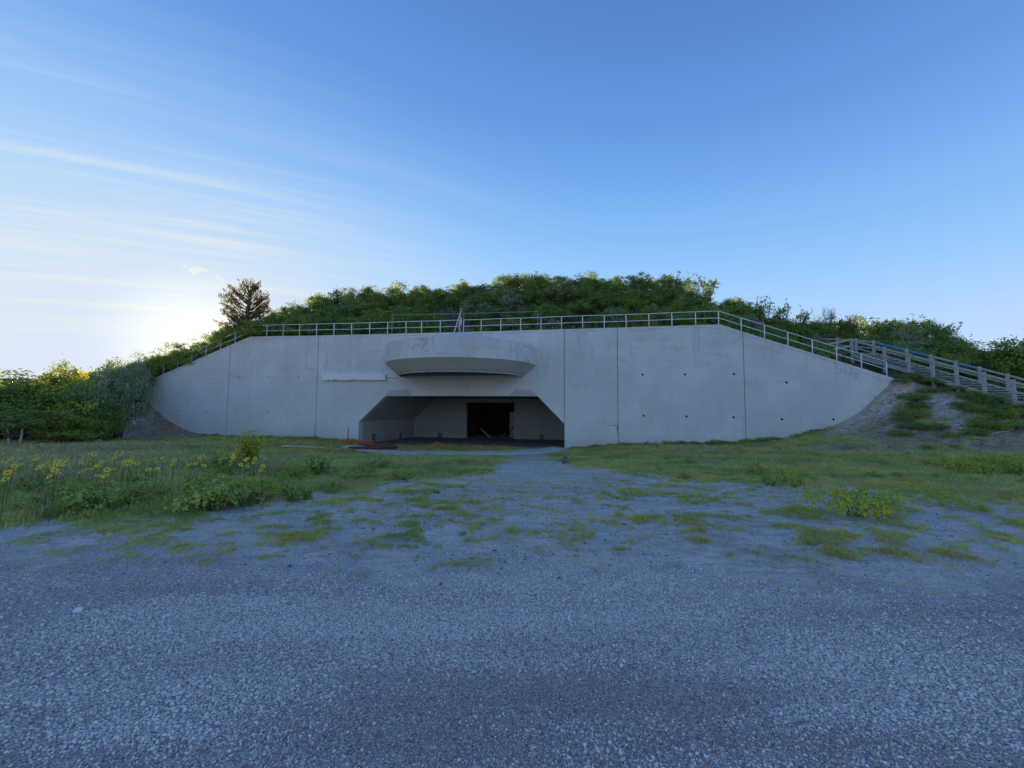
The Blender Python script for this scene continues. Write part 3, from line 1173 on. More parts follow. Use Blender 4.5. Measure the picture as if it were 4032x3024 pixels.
lathe_part('canopy_cap', [(0.01, z_wtop - 0.03), (RAD - 0.02, z_top + 0.012), (RAD, z_top)], M['canopy'])
lathe_part('canopy_band', [(RAD, z_top), (RAD + 0.003, (z_top + z_bot) / 2), (RAD, z_bot)], M['canopy'])
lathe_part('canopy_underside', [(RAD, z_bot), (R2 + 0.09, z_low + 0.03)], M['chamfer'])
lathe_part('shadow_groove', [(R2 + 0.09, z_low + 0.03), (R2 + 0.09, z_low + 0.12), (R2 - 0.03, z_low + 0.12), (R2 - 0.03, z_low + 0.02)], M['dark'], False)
lathe_part('canopy_soffit', [(R2 - 0.02, z_low + 0.05), (0.01, z_low + 0.05)], M['painted_shade'], False)  # shade under the canopy painted into the soffit colour
rim = MB()
rim.tube([(tcan + (R2 - 0.03) * math.cos(a), -(R2 - 0.03) * math.sin(a), z_low - 0.03) for a in np.linspace(math.pi * 0.985, math.pi * 0.02, 70)], 0.062, 8)
rim.build('white_pipe', M['slab'], bunker, True)
for a in (0.3, 0.62):
    p = MB()
    p.tube([(tcan + R2 * 0.8 * math.cos(math.pi * a), -R2 * 0.8 * math.sin(math.pi * a), z_low + 0.05), (tcan + R2 * 0.8 * math.cos(math.pi * a), -R2 * 0.8 * math.sin(math.pi * a), z_low - 0.12)], 0.05, 8)
    p.build('hanger_bolt', M['rust'], bunker)
# thin pipe that leads from the rim to the gutter box
gx0, gz0 = wall(1278, 1474)
gx1, gz1 = wall(1522, 1497)
pp = MB()
pz = wall(1540, 1484)[1]
pp.tube([(gx1 - 0.1, -0.07, pz - 0.02), (wall(1550, 1483)[0], -0.07, pz), (tcan - R2 + 0.05, -0.09, z_low + 0.0)], 0.05, 6)
pp.build('feed_pipe', M['rail'], bunker)
gb = MB()
xs = np.linspace(gx0, gx1, 25)
for i in range(24):
    gap = {2: 0.05, 4: 0.06, 5: 0.06, 11: 0.06, 12: 0.05}.get(i, 0.0)
    zb_ = gz1 + gap
    zt_ = gz0 - (0.05 if i in (0, 23) else 0.0)
    gb.box(((xs[i] + xs[i + 1]) / 2, -0.14, (zb_ + zt_) / 2), (xs[1] - xs[0] + 0.0, 0.28, zt_ - zb_))
gb.build('gutter_box', M['rail'], bunker)

# ---- portal niche
D = 9.0
Bl = wall(1631, 1744, D)
Sl = wall(1631, 1665, D)
zfl0 = OP['bl'][1] + 0.0
zflB = zfl0 - 0.12
tL0, tL1 = t_ol, Bl[0]
tR0, tR1 = t_or - G_, t_or + 0.15
sl0 = OP['sl'][1]
sl1 = sl0 - 0.1
hl0, hl1 = OP['hl'][0], tL1 + (OP['hl'][0] - t_ol) * 0.9
hr0, hr1 = OP['hr'][0], OP['hr'][0] + 0.15


def plate(name, quad, thick, mat=None):
    """quad (facing the inside) thickened away from the interior"""
    q = [np.array(p, float) for p in quad]
    n = np.cross(q[1] - q[0], q[2] - q[0])
    n /= np.linalg.norm(n)
    cen = np.array([(tL0 + tR0) / 2, D / 2, 0.0])
    if (cen - q[0]) @ n > 0:
        n = -n
    m = MB()
    m.add(q + [p + n * thick for p in q], [(0, 1, 2, 3), (7, 6, 5, 4), (0, 4, 5, 1), (1, 5, 6, 2), (2, 6, 7, 3), (3, 7, 4, 0)])
    me = m.mesh(name, mat or M['niche'])
    fix_normals(me)
    return link(name, me, bunker)


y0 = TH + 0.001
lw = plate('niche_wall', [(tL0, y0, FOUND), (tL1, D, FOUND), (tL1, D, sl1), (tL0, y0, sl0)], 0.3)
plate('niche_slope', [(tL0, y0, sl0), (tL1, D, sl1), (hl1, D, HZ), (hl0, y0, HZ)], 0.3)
plate('niche_ceiling', [(hl0, y0, HZ), (hl1, D, HZ), (hr1, D, HZ), (hr0, y0, HZ)], 0.3, M['painted_shade'])  # ceiling painted dark to stand for its shade
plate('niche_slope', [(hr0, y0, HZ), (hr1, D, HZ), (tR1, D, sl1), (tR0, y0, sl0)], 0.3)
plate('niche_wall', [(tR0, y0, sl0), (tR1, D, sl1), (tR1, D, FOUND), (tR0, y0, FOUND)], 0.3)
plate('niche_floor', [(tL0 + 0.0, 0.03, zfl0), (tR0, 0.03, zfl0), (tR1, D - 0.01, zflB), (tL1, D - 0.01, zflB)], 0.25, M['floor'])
# back wall with the tunnel mouth
tA = wall(1836, 1700, D)[0]
tB = wall(2024, 1700, D)[0]
zTun = wall(1930, 1585, D)[1]


def slab_part(name, ol, a, b, mat):
    me = poly_slab(ol, a, b).mesh(name, mat)
    fix_normals(me)
    return link(name, me, bunker)


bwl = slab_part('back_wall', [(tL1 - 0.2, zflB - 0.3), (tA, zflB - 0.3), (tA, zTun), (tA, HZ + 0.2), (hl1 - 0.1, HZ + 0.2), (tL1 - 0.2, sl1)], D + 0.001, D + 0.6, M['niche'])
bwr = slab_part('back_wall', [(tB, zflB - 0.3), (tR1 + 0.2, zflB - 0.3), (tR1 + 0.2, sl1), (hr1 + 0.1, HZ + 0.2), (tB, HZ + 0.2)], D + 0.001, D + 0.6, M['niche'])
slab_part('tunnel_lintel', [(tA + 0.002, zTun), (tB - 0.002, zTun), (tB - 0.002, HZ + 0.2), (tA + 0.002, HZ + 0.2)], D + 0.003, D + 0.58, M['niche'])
# tunnel
TD = D + 16.0
tn = 0.35
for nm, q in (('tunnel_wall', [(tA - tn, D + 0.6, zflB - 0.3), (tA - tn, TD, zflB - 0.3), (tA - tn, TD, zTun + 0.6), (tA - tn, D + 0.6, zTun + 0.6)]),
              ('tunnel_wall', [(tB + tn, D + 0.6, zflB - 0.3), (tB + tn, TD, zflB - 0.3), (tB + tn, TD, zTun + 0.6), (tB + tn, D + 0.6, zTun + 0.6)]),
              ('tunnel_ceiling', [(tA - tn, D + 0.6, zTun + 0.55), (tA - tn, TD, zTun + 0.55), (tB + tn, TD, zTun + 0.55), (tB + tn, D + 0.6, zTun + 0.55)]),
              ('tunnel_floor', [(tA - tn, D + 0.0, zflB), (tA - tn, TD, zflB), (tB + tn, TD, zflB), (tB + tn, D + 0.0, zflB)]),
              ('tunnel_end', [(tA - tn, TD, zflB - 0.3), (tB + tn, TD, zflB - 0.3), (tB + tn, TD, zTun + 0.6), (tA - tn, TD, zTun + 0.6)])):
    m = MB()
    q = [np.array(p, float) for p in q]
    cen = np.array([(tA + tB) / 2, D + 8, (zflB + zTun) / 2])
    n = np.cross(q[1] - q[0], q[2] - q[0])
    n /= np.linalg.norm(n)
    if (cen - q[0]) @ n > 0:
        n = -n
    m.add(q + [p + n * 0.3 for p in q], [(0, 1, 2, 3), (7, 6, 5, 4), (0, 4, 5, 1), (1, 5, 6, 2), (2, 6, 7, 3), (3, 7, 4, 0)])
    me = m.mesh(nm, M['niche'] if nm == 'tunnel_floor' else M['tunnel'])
    fix_normals(me)
    link(nm, me, bunker)


# vents: frame, dark back, two slats
def vent(parent_wall, o_, ex, ez, en, w, h):
    """o_ centre, ex/ez axes in the wall face, en towards the viewer"""
    o_, ex, ez, en = (np.array(q, float) for q in (o_, ex, ez, en))
    rot = np.stack([ex, en, ez], 1)
    m = MB()
    for sx, sz, cx_, cz_ in ((w + 0.10, 0.05, 0, h / 2 + 0.025), (w + 0.10, 0.05, 0, -h / 2 - 0.025), (0.05, h, -w / 2 - 0.025, 0), (0.05, h, w / 2 + 0.025, 0)):
        m.box(o_ + ex * cx_ + ez * cz_ + en * 0.05, (sx, 0.10, sz), rot)
    v_ = m.build('vent', M['niche'], bunker)
    MB().box(o_ + en * 0.006, (w, 0.010, h), rot).build('recess_shade_panel', M['dark'], v_)  # flat dark panel painted in place of the vent's shaded recess
    for s in (-0.16, 0.16):
        MB().box(o_ + ez * h * s + en * 0.035, (w, 0.05, 0.07), rot).build('slat', M['niche'], v_)
    return v_


def lw_point(px, py):
    """pixel onto the left niche wall (local coordinates)"""
    best = None
    for f in np.linspace(0, 1, 400):
        t, y = tL0 + (tL1 - tL0) * f, y0 + (D - y0) * f
        P = W3(t, y, 0)
        u, _, _ = project(P[None])
        if best is None or abs(u[0] - px) < best[0]:
            best = (abs(u[0] - px), t, y, P[1])
    d = ray(px, py)
    return np.array([best[1], best[2], EYE + d[2] / d[1] * best[3]])


lex = np.array([tL1 - tL0, D - y0, 0])
lex /= np.linalg.norm(lex)
lnr = np.array([lex[1], -lex[0], 0])
for px_, py_ in ((1471, 1720), (1577, 1714)):
    vent(lw, lw_point(px_, py_) + lnr * 0.002, lex, (0, 0, 1), lnr, 0.62, 0.5)
for px_, py_ in ((1733, 1714), (2133, 1721)):
    t, z = wall(px_, py_, D)
    vent(bwl, (t, D - 0.002, z), (1, 0, 0), (0, 0, 1), (0, -1, 0), 0.5, 0.46)

# gate leaf of planks, swung into the tunnel, with a dark brace
ga = R(62)
gdx, gdy = -math.cos(ga), math.sin(ga)
gw, npl = 1.5, 9
gh0, gh1 = wall(2012, 1722, D + 1)[1], wall(2012, 1622, D + 1)[1]
gate = empty('gate_leaf', (tB - 0.05, D + 0.7, 0))
gate.parent = bunker
for i in range(npl):
    s = (i + 0.5) * gw / npl
    MB().box((gdx * s, gdy * s, (gh0 + gh1) / 2 + 0.03 * math.sin(i * 2.1)), (gw / npl - 0.02, 0.03, gh1 - gh0), np.array(Matrix.Rotation(math.atan2(gdy, gdx), 3, 'Z'))).build('plank', M['plank'], gate)
for z in (gh0 + 0.35, gh0 + 1.55):
    m = MB()
    m.bar((0, -0.05, z), (gdx * gw, gdy * gw - 0.05, z), 0.04, 0.09)
    m.build('gate_rail', M['wood_brown'], gate)
m = MB()
m.bar((0.0, -0.09, gh0 + 1.3), (gdx * gw, gdy * gw - 0.09, gh0 + 0.4), 0.05, 0.1)
m.build('brace', M['dark'], gate)
# two leaning poles that form a V across the tunnel mouth
Dv = D + 0.9
pv = [wall(*p, Dv) for p in ((1893, 1688), (1948, 1741), (1990, 1704))]
for a, b, mt in ((0, 1, 'bleached'), (2, 1, 'wood_brown')):
    m = MB()
    m.tube([(pv[a][0], Dv, pv[a][1]), ((pv[a][0] + pv[b][0]) / 2, Dv + 0.04, (pv[a][1] + pv[b][1]) / 2 + 0.03), (pv[b][0], Dv, pv[b][1])], [0.045, 0.05, 0.05], 7)
    m.build('barrier_pole', M[mt], bunker)
# painted-over graffiti on the right wing: SUNY in a slightly darker grey
GL = {'S': [(0.9, 0.85), (0.5, 1.0), (0.1, 0.8), (0.25, 0.55), (0.75, 0.45), (0.9, 0.2), (0.5, 0.0), (0.05, 0.15)],
      'U': [(0.05, 1.0), (0.1, 0.3), (0.5, 0.0), (0.9, 0.3), (0.95, 1.0)],
      'N': [(0.05, 0.0), (0.1, 1.0), (0.85, 0.05), (0.95, 1.0)],
      'Y': [(0.0, 1.0), (0.45, 0.5), (0.95, 1.0), (0.45, 0.5), (0.3, 0.0)]}
M['ghost'] = concrete_mat('overpainted_grey', (0.60, 0.58, 0.56), 0.3)
gr_ = MB()
for ch, px_, py_, w_, h_ in (('S', 3286, 1469, 34, 36), ('U', 3325, 1474, 28, 28), ('N', 3344, 1490, 26, 26), ('Y', 3366, 1491, 24, 28)):
    st = [wall(px_ + u * w_, py_ - v * h_) for u, v in GL[ch]]
    for (x0_, z0_), (x1_, z1_) in zip(st[:-1], st[1:]):
        d_ = np.array([x1_ - x0_, z1_ - z0_])
        l_ = np.linalg.norm(d_)
        d_ /= l_
        n_ = np.array([-d_[1], d_[0]]) * 0.055
        a_, b_ = np.array([x0_, z0_]) - d_ * 0.03, np.array([x1_, z1_]) + d_ * 0.03
        k_ = len(gr_.f)
        q = [a_ + n_, a_ - n_, b_ - n_, b_ + n_]
        gr_.add([(p[0], -0.004 - 0.0006 * k_, p[1]) for p in q], [(0, 1, 2, 3)])
gr_.build('graffiti', M['ghost'], bunker)

# ------------------------------------------------------------------ white pipe railing on the wall
railing = empty('pipe_railing', ORG, ROT_W)
tag(railing, 'long white two-bar pipe railing along the top edge of the concrete wall', 'railing')
POSTS = [636, 692, 748, 804, 862, 920, 982, 1045, 1109, 1174, 1241, 1310, 1380, 1451, 1522, 1595, 1657, 1731, 1806, 1823, 1893, 1970, 2049, 2129, 2211, 2295, 2380, 2467, 2557, 2648, 2742, 2833,
         2923, 3015, 3108, 3205, 3301, 3400, 3500]
RH = 1.02
RY = 0.16
post_pos = []
wt_px = np.array([(570, 1505), (640, 1474), (985, 1325), (1260, 1321), (1850, 1307), (2430, 1290), (2836, 1277), (2925, 1306), (3527, 1491)])
post_me = None
for px_ in POSTS:
    t, _ = wall(px_, float(np.interp(px_, wt_px[:, 0], wt_px[:, 1])))
    z = float(np.interp(t, top_t, top_z))
    post_pos.append((t, z + random.uniform(-0.012, 0.012)))
    lean = random.uniform(-0.015, 0.015)
    m = MB()
    m.tube([(0, 0, -0.05), (lean, 0, RH)], 0.036, 8)
    m.tube([(0, 0, -0.012), (0, 0, 0.012)], 0.075, 8)
    m.build('post', M['rail'], railing, True, (t, RY, z))


def rail_run(name, pts, h, r_=0.028):
    for a, b in zip(pts[:-1], pts[1:]):
        m = MB()
        m.tube([(a[0], RY, a[1] + h), (b[0], RY, b[1] + h)], r_, 8)
        m.build(name, M['rail'], railing, True)


i_gap = POSTS.index(1806)
for lo, hi in ((0, i_gap + 1), (i_gap + 1, len(POSTS))):
    seg = post_pos[lo:hi]
    rail_run('top_rail', seg, RH)
    rail_run('middle_rail', seg, RH * 0.5)

# grey pipe frame standing behind the railing
rr_ = empty('grey_barrier', (0, 0, 0))
tag(rr_, 'thin dull grey pipe barrier standing among shrubs behind the white railing', 'barrier')
fr0, fr1 = at_y(1545, 1240, 33.8), at_y(2118, 1227, 32.6)
for p in (fr0, (fr0 + fr1) / 2, fr1):
    m = MB()
    gz = zb(p[0], p[1])
    m.tube([(p[0], p[1], gz - 0.1), (p[0], p[1], p[2])], 0.04, 7)
    if p is fr0:
        m.box((p[0], p[1], gz + 0.35), (0.5, 0.3, 0.05))
    m.build('post', M['galv'], rr_, True)
m = MB()
m.tube([fr0, (fr0 + fr1) / 2 - np.array([0, 0, 0.03]), fr1], 0.035, 7)
m.build('top_rail', M['galv'], rr_, True)

# timber post with diagonal brace in the middle of the wall top
tp_ = at_y(1814, 1310, 30.9)
tpost = empty('timber_post', (0, 0, 0))
tag(tpost, 'short brown timber post with flat cap and pale diagonal brace behind the railing gap', 'post')
ptop = at_y(1816, 1217, 30.9)
m = MB()
m.box((tp_[0], tp_[1], (tp_[2] + ptop[2]) / 2 - 0.1), (0.13, 0.13, ptop[2] - tp_[2] + 0.2))
m.build('pole', M['wood_brown'], tpost)
m = MB()
m.box((ptop[0], ptop[1], ptop[2] + 0.03), (0.28, 0.28, 0.05))
m.build('cap', M['galv'], tpost)
b0, b1 = at_y(1787, 1312, 30.25), at_y(1816, 1222, 30.72)
m = MB()
m.bar(b0, b1, 0.09, 0.08, (0, 1, 0.2))
m.build('brace', M['bleached'], tpost)
m = MB()
rp = [at_y(a, b, 30.6) for a, b in ((1813, 1247), (1812, 1262), (1812, 1280), (1815, 1281), (1817, 1265), (1816, 1255))]
m.tube(rp, 0.03, 6)
m.build('rope', M['rail'], tpost, True)

# ------------------------------------------------------------------ wooden stairs on the right flank
stairs = empty('wooden_stairs', (0, 0, 0))
tag(stairs, 'weathered grey wooden stairway with post and rail handrails climbing the right bank', 'stairs')
SW = 2.5
RISE = 0.17
slope = -TOP_FIT[0]
RUN = RISE / slope


def top_z_(s):
    return TOP_FIT[0] * s + TOP_FIT[1]


def p3(s, w, z):
    q = st_p(s, w)
    return np.array([q[0], q[1], z])


TR = 1.05                                    # rail above the treads
stations = [st_s(q[0]) for q in ST_POST_PX] + [st_s(3994) + 1.25]
rotS = np.stack([np.append(ST_W, 0), np.append(ST_D, 0), np.array([0, 0, 1.0])], 1)
tread_me = MB().box((0, 0, 0), (SW - 0.16, 0.30, 0.045), rotS).mesh('tread', M['wood'])
s = 0.2
while s < stations[-1]:
    c = p3(s, SW / 2, top_z_(s) - TR)
    o = link('tread', tread_me, stairs, c)
    o.rotation_euler = (random.uniform(-0.012, 0.012), random.uniform(-0.012, 0.012), random.uniform(-0.015, 0.015))
    s += RUN
for w in (0.06, SW - 0.06):
    m = MB()
    m.bar(p3(-0.1, w, top_z_(-0.1) - TR - 0.18), p3(stations[-1] + 0.2, w, top_z_(stations[-1] + 0.2) - TR - 0.18), 0.07, 0.26)
    m.build('stringer', M['wood'], stairs)
# landing and the upper leg that turns to the left
for k in range(6):
    m = MB()
    m.box(p3(-0.15 - 0.2 * k, SW / 2, top_z_(0) - TR + 0.06), (SW, 0.19, 0.045), rotS)
    m.build('plank', M['wood'], stairs)
far_st = [stations[0] - 5.4, stations[0] - 4.2, stations[0] - 2.6, stations[0] - 1.2] + stations
for w, sts in ((0.0, [stations[0] - 0.02] + stations[1:]), (SW, far_st)):
    for s in sts:
        zt_ = top_z_(s) + 0.08 if s >= -0.3 else top_z_(-0.3) + (-s - 0.3) * 0.22 + 0.08
        q = st_p(s, w)
        _, dep = td(q[0], q[1])
        zg = min(zf(q[0], q[1]) if dep < 0 else zb(q[0], q[1]), zt_ - 1.5)
        m = MB()
        m.box(((q[0], q[1], (zg + zt_) / 2 - 0.1)), (0.14, 0.14, zt_ - zg + 0.2), rotS)
        m.build('post', M['wood'], stairs)
    for a, b in zip(sts[:-1], sts[1:]):
        def tz(s):
            return top_z_(s) if s >= -0.3 else top_z_(-0.3) + (-s - 0.3) * 0.22
        blue = w > 1 and stations[0] + 0.4 < b < stations[4] + 0.1 and b != stations[3]
        m = MB()
        o_ = 0.09 if w > 1 else -0.09
        m.bar(p3(a, w + o_, tz(a) - 0.05), p3(b, w + o_, tz(b) - 0.05), 0.045, 0.125)
        m.build('top_rail', M['wood_blue'] if blue else M['wood'], stairs)
        m = MB()
        m.bar(p3(a, w + o_, tz(a) - 0.57), p3(b, w + o_, tz(b) - 0.57), 0.04, 0.085)
        m.build('middle_rail', M['wood'], stairs)
# short rail across the landing and on up to the left
q0 = p3(stations[0], 0, top_z_(stations[0]) + 0.02)
for h in (0.0, -0.5):
    m = MB()
    m.bar(q0 + np.array([0, 0, h]), q0 + np.array([-2.0, 0.9, h + 0.1 - 0.55]), 0.05, 0.15)
    m.build('landing_rail', M['wood'], stairs)
m = MB()
q1 = q0 + np.array([-2.0, 0.9, -0.4])
m.box(q1 - np.array([0, 0, 0.6]), (0.14, 0.14, 1.6))
m.build('post', M['wood'], stairs)

# ------------------------------------------------------------------ vegetation meshes
def leaves_mesh(cen, nor, size, tint, aspect=0.55, seed=0, mat=None, extra=None, name='foliage', mats=None):
    """rhombic leaves; extra = MB of stems (material slot 1)"""
    r_ = np.random.default_rng(seed)
    n = len(cen)
    a = r_.normal(size=(n, 3))
    a -= nor * (a * nor).sum(1, keepdims=True)
    a /= np.linalg.norm(a, axis=1, keepdims=True) + 1e-9
    b = np.cross(nor, a)
    L = size[:, None] * 0.5
    Wd = L * aspect
    fold = nor * L * 0.25
    V = np.stack([cen - a * L, cen + b * Wd + fold, cen + a * L, cen - b * Wd + fold], 1).reshape(-1, 3)
    Fi = np.arange(4 * n).reshape(-1, 4)
    tv = np.repeat(tint, 4)
    me = bpy.data.meshes.new(name)
    ev, ef = (extra.v, extra.f) if extra is not None else ([], [])
    nv = len(V) + len(ev)
    verts = np.concatenate([V, np.array(ev, float).reshape(-1, 3)]) if len(ev) else V
    faces = Fi.tolist() + [tuple(i + len(V) for i in f) for f in ef]
    me.from_pydata(verts.tolist(), [], faces)
    at = me.attributes.new('tint', 'FLOAT', 'POINT')
    at.data.foreach_set('value', np.concatenate([tv, np.full(len(ev), 0.3)]).astype(np.float32))
    for mm in (mats or [mat]):
        me.materials.append(mm)
    if mats and len(mats) > 1:
        me.polygons.foreach_set('material_index', [0] * len(Fi) + [1] * len(ef))
    me.update()
    return me


def shrub_mesh(seed, rx, rz, n_tips, per, leaf, mats, flat=0.75, gap=0.35, stems=True, up=0.5, name='shrub'):
    """bush: stems from the base to many leafy tips spread over an uneven dome"""
    r_ = np.random.default_rng(seed)
    ph = r_.uniform(0, 2 * math.pi, 6)
    tips = []
    while len(tips) < n_tips:
        d = r_.normal(size=3)
        d /= np.linalg.norm(d)
        if d[2] < -0.25:
            continue
        az = math.atan2(d[1], d[0])
        bump = 1 + 0.18 * math.sin(3 * az + ph[0]) + 0.13 * math.sin(5 * az + ph[1] + 2 * d[2]) + 0.12 * math.sin(7 * d[2] + ph[2] + az * 2)
        rad = bump * r_.uniform(0.55, 1.0) ** 0.6
        p = np.array([d[0] * rx * rad, d[1] * rx * rad, rz * 0.42 + d[2] * rz * 0.58 * rad])
        if p[2] < 0.05:
            continue
        tips.append(p)
    tips = np.array(tips)
    cen, nor, size, tint = [], [], [], []
    tt = r_.uniform(0, 1, n_tips)
    for k, p in enumerate(tips):
        m_ = int(per * r_.uniform(0.6, 1.3))
        spread = gap * r_.uniform(0.6, 1.2)
        off = r_.normal(size=(m_, 3)) * np.array([spread, spread, spread * flat * 0.8])
        c = p + off
        out = c - np.array([0, 0, rz * 0.3])
        out /= np.linalg.norm(out, axis=1, keepdims=True) + 1e-9
        nn = out * 0.55 + np.array([0, 0, up]) + r_.normal(size=(m_, 3)) * 0.55
        nn /= np.linalg.norm(nn, axis=1, keepdims=True)
        cen.append(c)
        nor.append(nn)
        size.append(leaf * r_.uniform(0.6, 1.35, m_))
        tint.append(np.clip(tt[k] * 0.6 + r_.uniform(0, 0.4, m_), 0, 1))
    cen, nor, size, tint = map(np.concatenate, (cen, nor, size, tint))
    keep = cen[:, 2] > 0.0
    ex = None
    if stems:
        ex = MB()
        for k in r_.choice(n_tips, min(n_tips, 22), replace=False):
            p = tips[k]
            b0_ = np.array([r_.normal() * 0.12 * rx, r_.normal() * 0.12 * rx, -0.15])
            mid_ = b0_ * 0.4 + p * 0.5 + np.array([0, 0, 0.12 * rz]) * r_.uniform(0, 1)
            ex.tube([b0_, mid_, p], [0.03 * rx, 0.018 * rx, 0.006], 4, False)
    return leaves_mesh(cen[keep], nor[keep], size[keep], tint[keep], 0.62, seed, extra=ex, mats=mats if ex is not None else mats[:1], name=name)


SHRUBS = [shrub_mesh(100 + i, 1.0 + 0.12 * (i % 3), 1.55 + 0.2 * (i % 2), 64, 56, 0.112, [M['shrub'], M['bark']], gap=0.17, name='mound_shrub') for i in range(7)]
SHRUBS_Y = [shrub_mesh(140 + i, 1.0, 1.5, 60, 52, 0.11, [M['shrub_yellow'], M['bark']], gap=0.17, name='mound_shrub') for i in range(3)]

SHRUBS_M = [shrub_mesh(160 + i, 1.1, 1.75, 52, 34, 0.155, [M['thicket'], M['bark']], gap=0.20, name='mound_shrub') for i in range(2)] + [shrub_mesh(165, 0.9, 1.9, 44, 44, 0.095, [M['shrub_silver'], M['bark']], gap=0.15, name='mound_shrub')]


def visible_front(x, y, z):
    """True when the point is in the frame"""
    px, py, ok = project(np.array([[x, y, z]]))
    return ok[0] and -350 < px[0] < 4380


placed = []


def far_enough(x, y, r_):
    for q in placed:
        if (q[0] - x) ** 2 + (q[1] - y) ** 2 < (0.5 * (q[2] + r_)) ** 2:
            return False
    return True


# ---- shrubs on the mound
sr_ = random.Random(11)
count = 0
SKYARR = np.array(SKY_PX)
mound_list = []
tries = 0
while count < 292 and tries < 40000:
    tries += 1
    t = sr_.uniform(T_L - 5, T_R + 11)
    d = 1.0 + (CREST_D + 0.6) * sr_.random() ** 0.95
    P = W3(t, d, 0)
    x, y = P[0], P[1]
    if not visible_front(x, y, 5):
        continue
    z = zb(x, y)
    # leave the stairs, the wall walk and the path up the middle free
    rel = np.array([x, y]) - ST_A
    sa_, sw_ = rel @ ST_D, rel @ ST_W
    if -2.5 < sa_ < 12 and -1.6 < sw_ < SW + 1.2:
        continue
    sc = sr_.uniform(0.85, 1.35)
    px, py, _ = project(np.array([[x, y, z]]))
    if d < 2.6:
        if -1.0 < t - T_L:
            sc *= 0.42 if t > T_L + 12 else 0.6
    if abs(px[0] - 1800) < 42 and d < 8:
        continue
    if t < T_L - 3 and d < 2:
        continue
    sep = 1.30 * sc
    if not far_enough(x, y, sep):
        continue
    placed.append((x, y, sep))
    mound_list.append((x, y, z, sc, t, d))
    count += 1
    kind_ = sr_.random()
    src = sr_.choice(SHRUBS_Y) if kind_ < 0.12 else sr_.choice(SHRUBS_M) if kind_ < 0.32 else sr_.choice(SHRUBS)
    o = link('shrub', src)
    o.location = (x, y, z - 0.15)
    o.rotation_euler = (sr_.uniform(-0.12, 0.12), sr_.uniform(-0.12, 0.12), sr_.uniform(0, 6.28))
    h_ = sc * sr_.uniform(0.8, 1.15)
    o.scale = (sc, sc, h_)
    row = 'just behind the white railing' if d < 3.2 else ('halfway up the mound' if d < 9 else 'on the crest of the mound')
    spot = ('left of the round canopy' if px[0] < 1490 else 'above the round canopy' if px[0] < 2130 else 'above the right wall panels' if px[0] < 2850 else 'beyond the sloping right railing' if px[0] < 3400 else 'behind the wooden stairs')
    hue = 'yellow green' if src in SHRUBS_Y else 'greyish green' if src is SHRUBS_M[2] else 'light green' if src in SHRUBS_M else 'dark green'
    tag(o, '%s leafy shrub %s, %s' % (hue, row, spot), 'shrub', 'shrubs covering the mound')


# low creeping growth that closes the mound between the shrubs
def creeper():
    r_ = np.random.default_rng(5)
    n = 60000
    t = r_.uniform(T_L - 4, T_R + 12, n)
    d = 0.4 + 15.0 * r_.random(n) ** 0.9
    X = ORG[0] + t * E_T[0] + d * E_B[0]
    Y = ORG[1] + t * E_T[1] + d * E_B[1]
    rel = np.stack([X, Y], 1) - ST_A
    sa_, sw_ = rel @ ST_D, rel @ ST_W
    keep = ~((sa_ > -1.5) & (sa_ < 12) & (sw_ > -0.1) & (sw_ < SW + 0.1))
    dens = fbm(X * 0.8, Y * 0.8, 77, 3)
    keep &= (dens > 0.36) | (d > 3)
    px, py, ok = project(np.stack([X, Y, z_back(X, Y)], 1))
    keep &= ~((np.abs(px - 1800) < 36) & (d < 7))
    keep &= (t > T_L - 6)
    X, Y, d = X[keep], Y[keep], d[keep]
    n = len(X)
    h = r_.random(n) * np.where(d < 2.2, 0.32, 0.75) * (0.5 + fbm(X * 1.2, Y * 1.2, 78, 2))
    cen = np.stack([X, Y, z_back(X, Y) + h], 1)
    nor = r_.normal(size=(n, 3)) * 0.55 + np.array([0, -0.35, 0.8])
    nor /= np.linalg.norm(nor, axis=1, keepdims=True)
    me = leaves_mesh(cen, nor, 0.16 * r_.uniform(0.6, 1.4, n), np.clip(0.7 * fbm(X * 2, Y * 2, 79, 2) + 0.3 * r_.random(n), 0, 1), 0.6, 6, mats=[M['shrub']], name='undergrowth')
    o = link('undergrowth', me)
    tag(o, 'low leafy creeping undergrowth between the shrubs on the mound', 'undergrowth', None, 'stuff')


creeper()

# ---- thicket on the left
BIG = [shrub_mesh(200 + i, 1.0, 1.9, 110, 56, 0.098, [M['thicket' if i in (0, 2) else 'shrub'], M['bark']], gap=0.15, name='thicket_bush') for i in range(4)]
SILVER = shrub_mesh(230, 1.0, 1.5, 85, 44, 0.085, [M['shrub_silver'], M['bark']], gap=0.13, flat=0.6, name='thicket_bush')
SUNLIT = shrub_mesh(240, 1.0, 1.4, 55, 40, 0.10, [M['shrub_sunlit'], M['bark']], gap=0.14, name='thicket_bush')
YELLOW = shrub_mesh(250, 1.0, 1.6, 70, 44, 0.10, [M['shrub_yellow'], M['bark']], gap=0.14, name='thicket_bush')


def bush(me, px, py_top, py_base, Y, rx, label, group=None, rz=None, name='bush', cat='bush'):
    b_ = at_y(px, py_base, Y)
    t_ = at_y(px, py_top, Y)
    g_ = zf(b_[0], Y) if td(b_[0], Y)[1] < 0 else zb(b_[0], Y)
    base = min(g_, b_[2])
    o = link(name, me)
    zs = max(v.co.z for v in me.vertices)
    o.location = (b_[0], Y, base - 0.1)
    o.scale = (rx, rx, (t_[2] - base + 0.1) / zs)
    o.rotation_euler = (0, 0, rz if rz is not None else random.uniform(0, 6.28))
    return tag(o, label, cat, group)


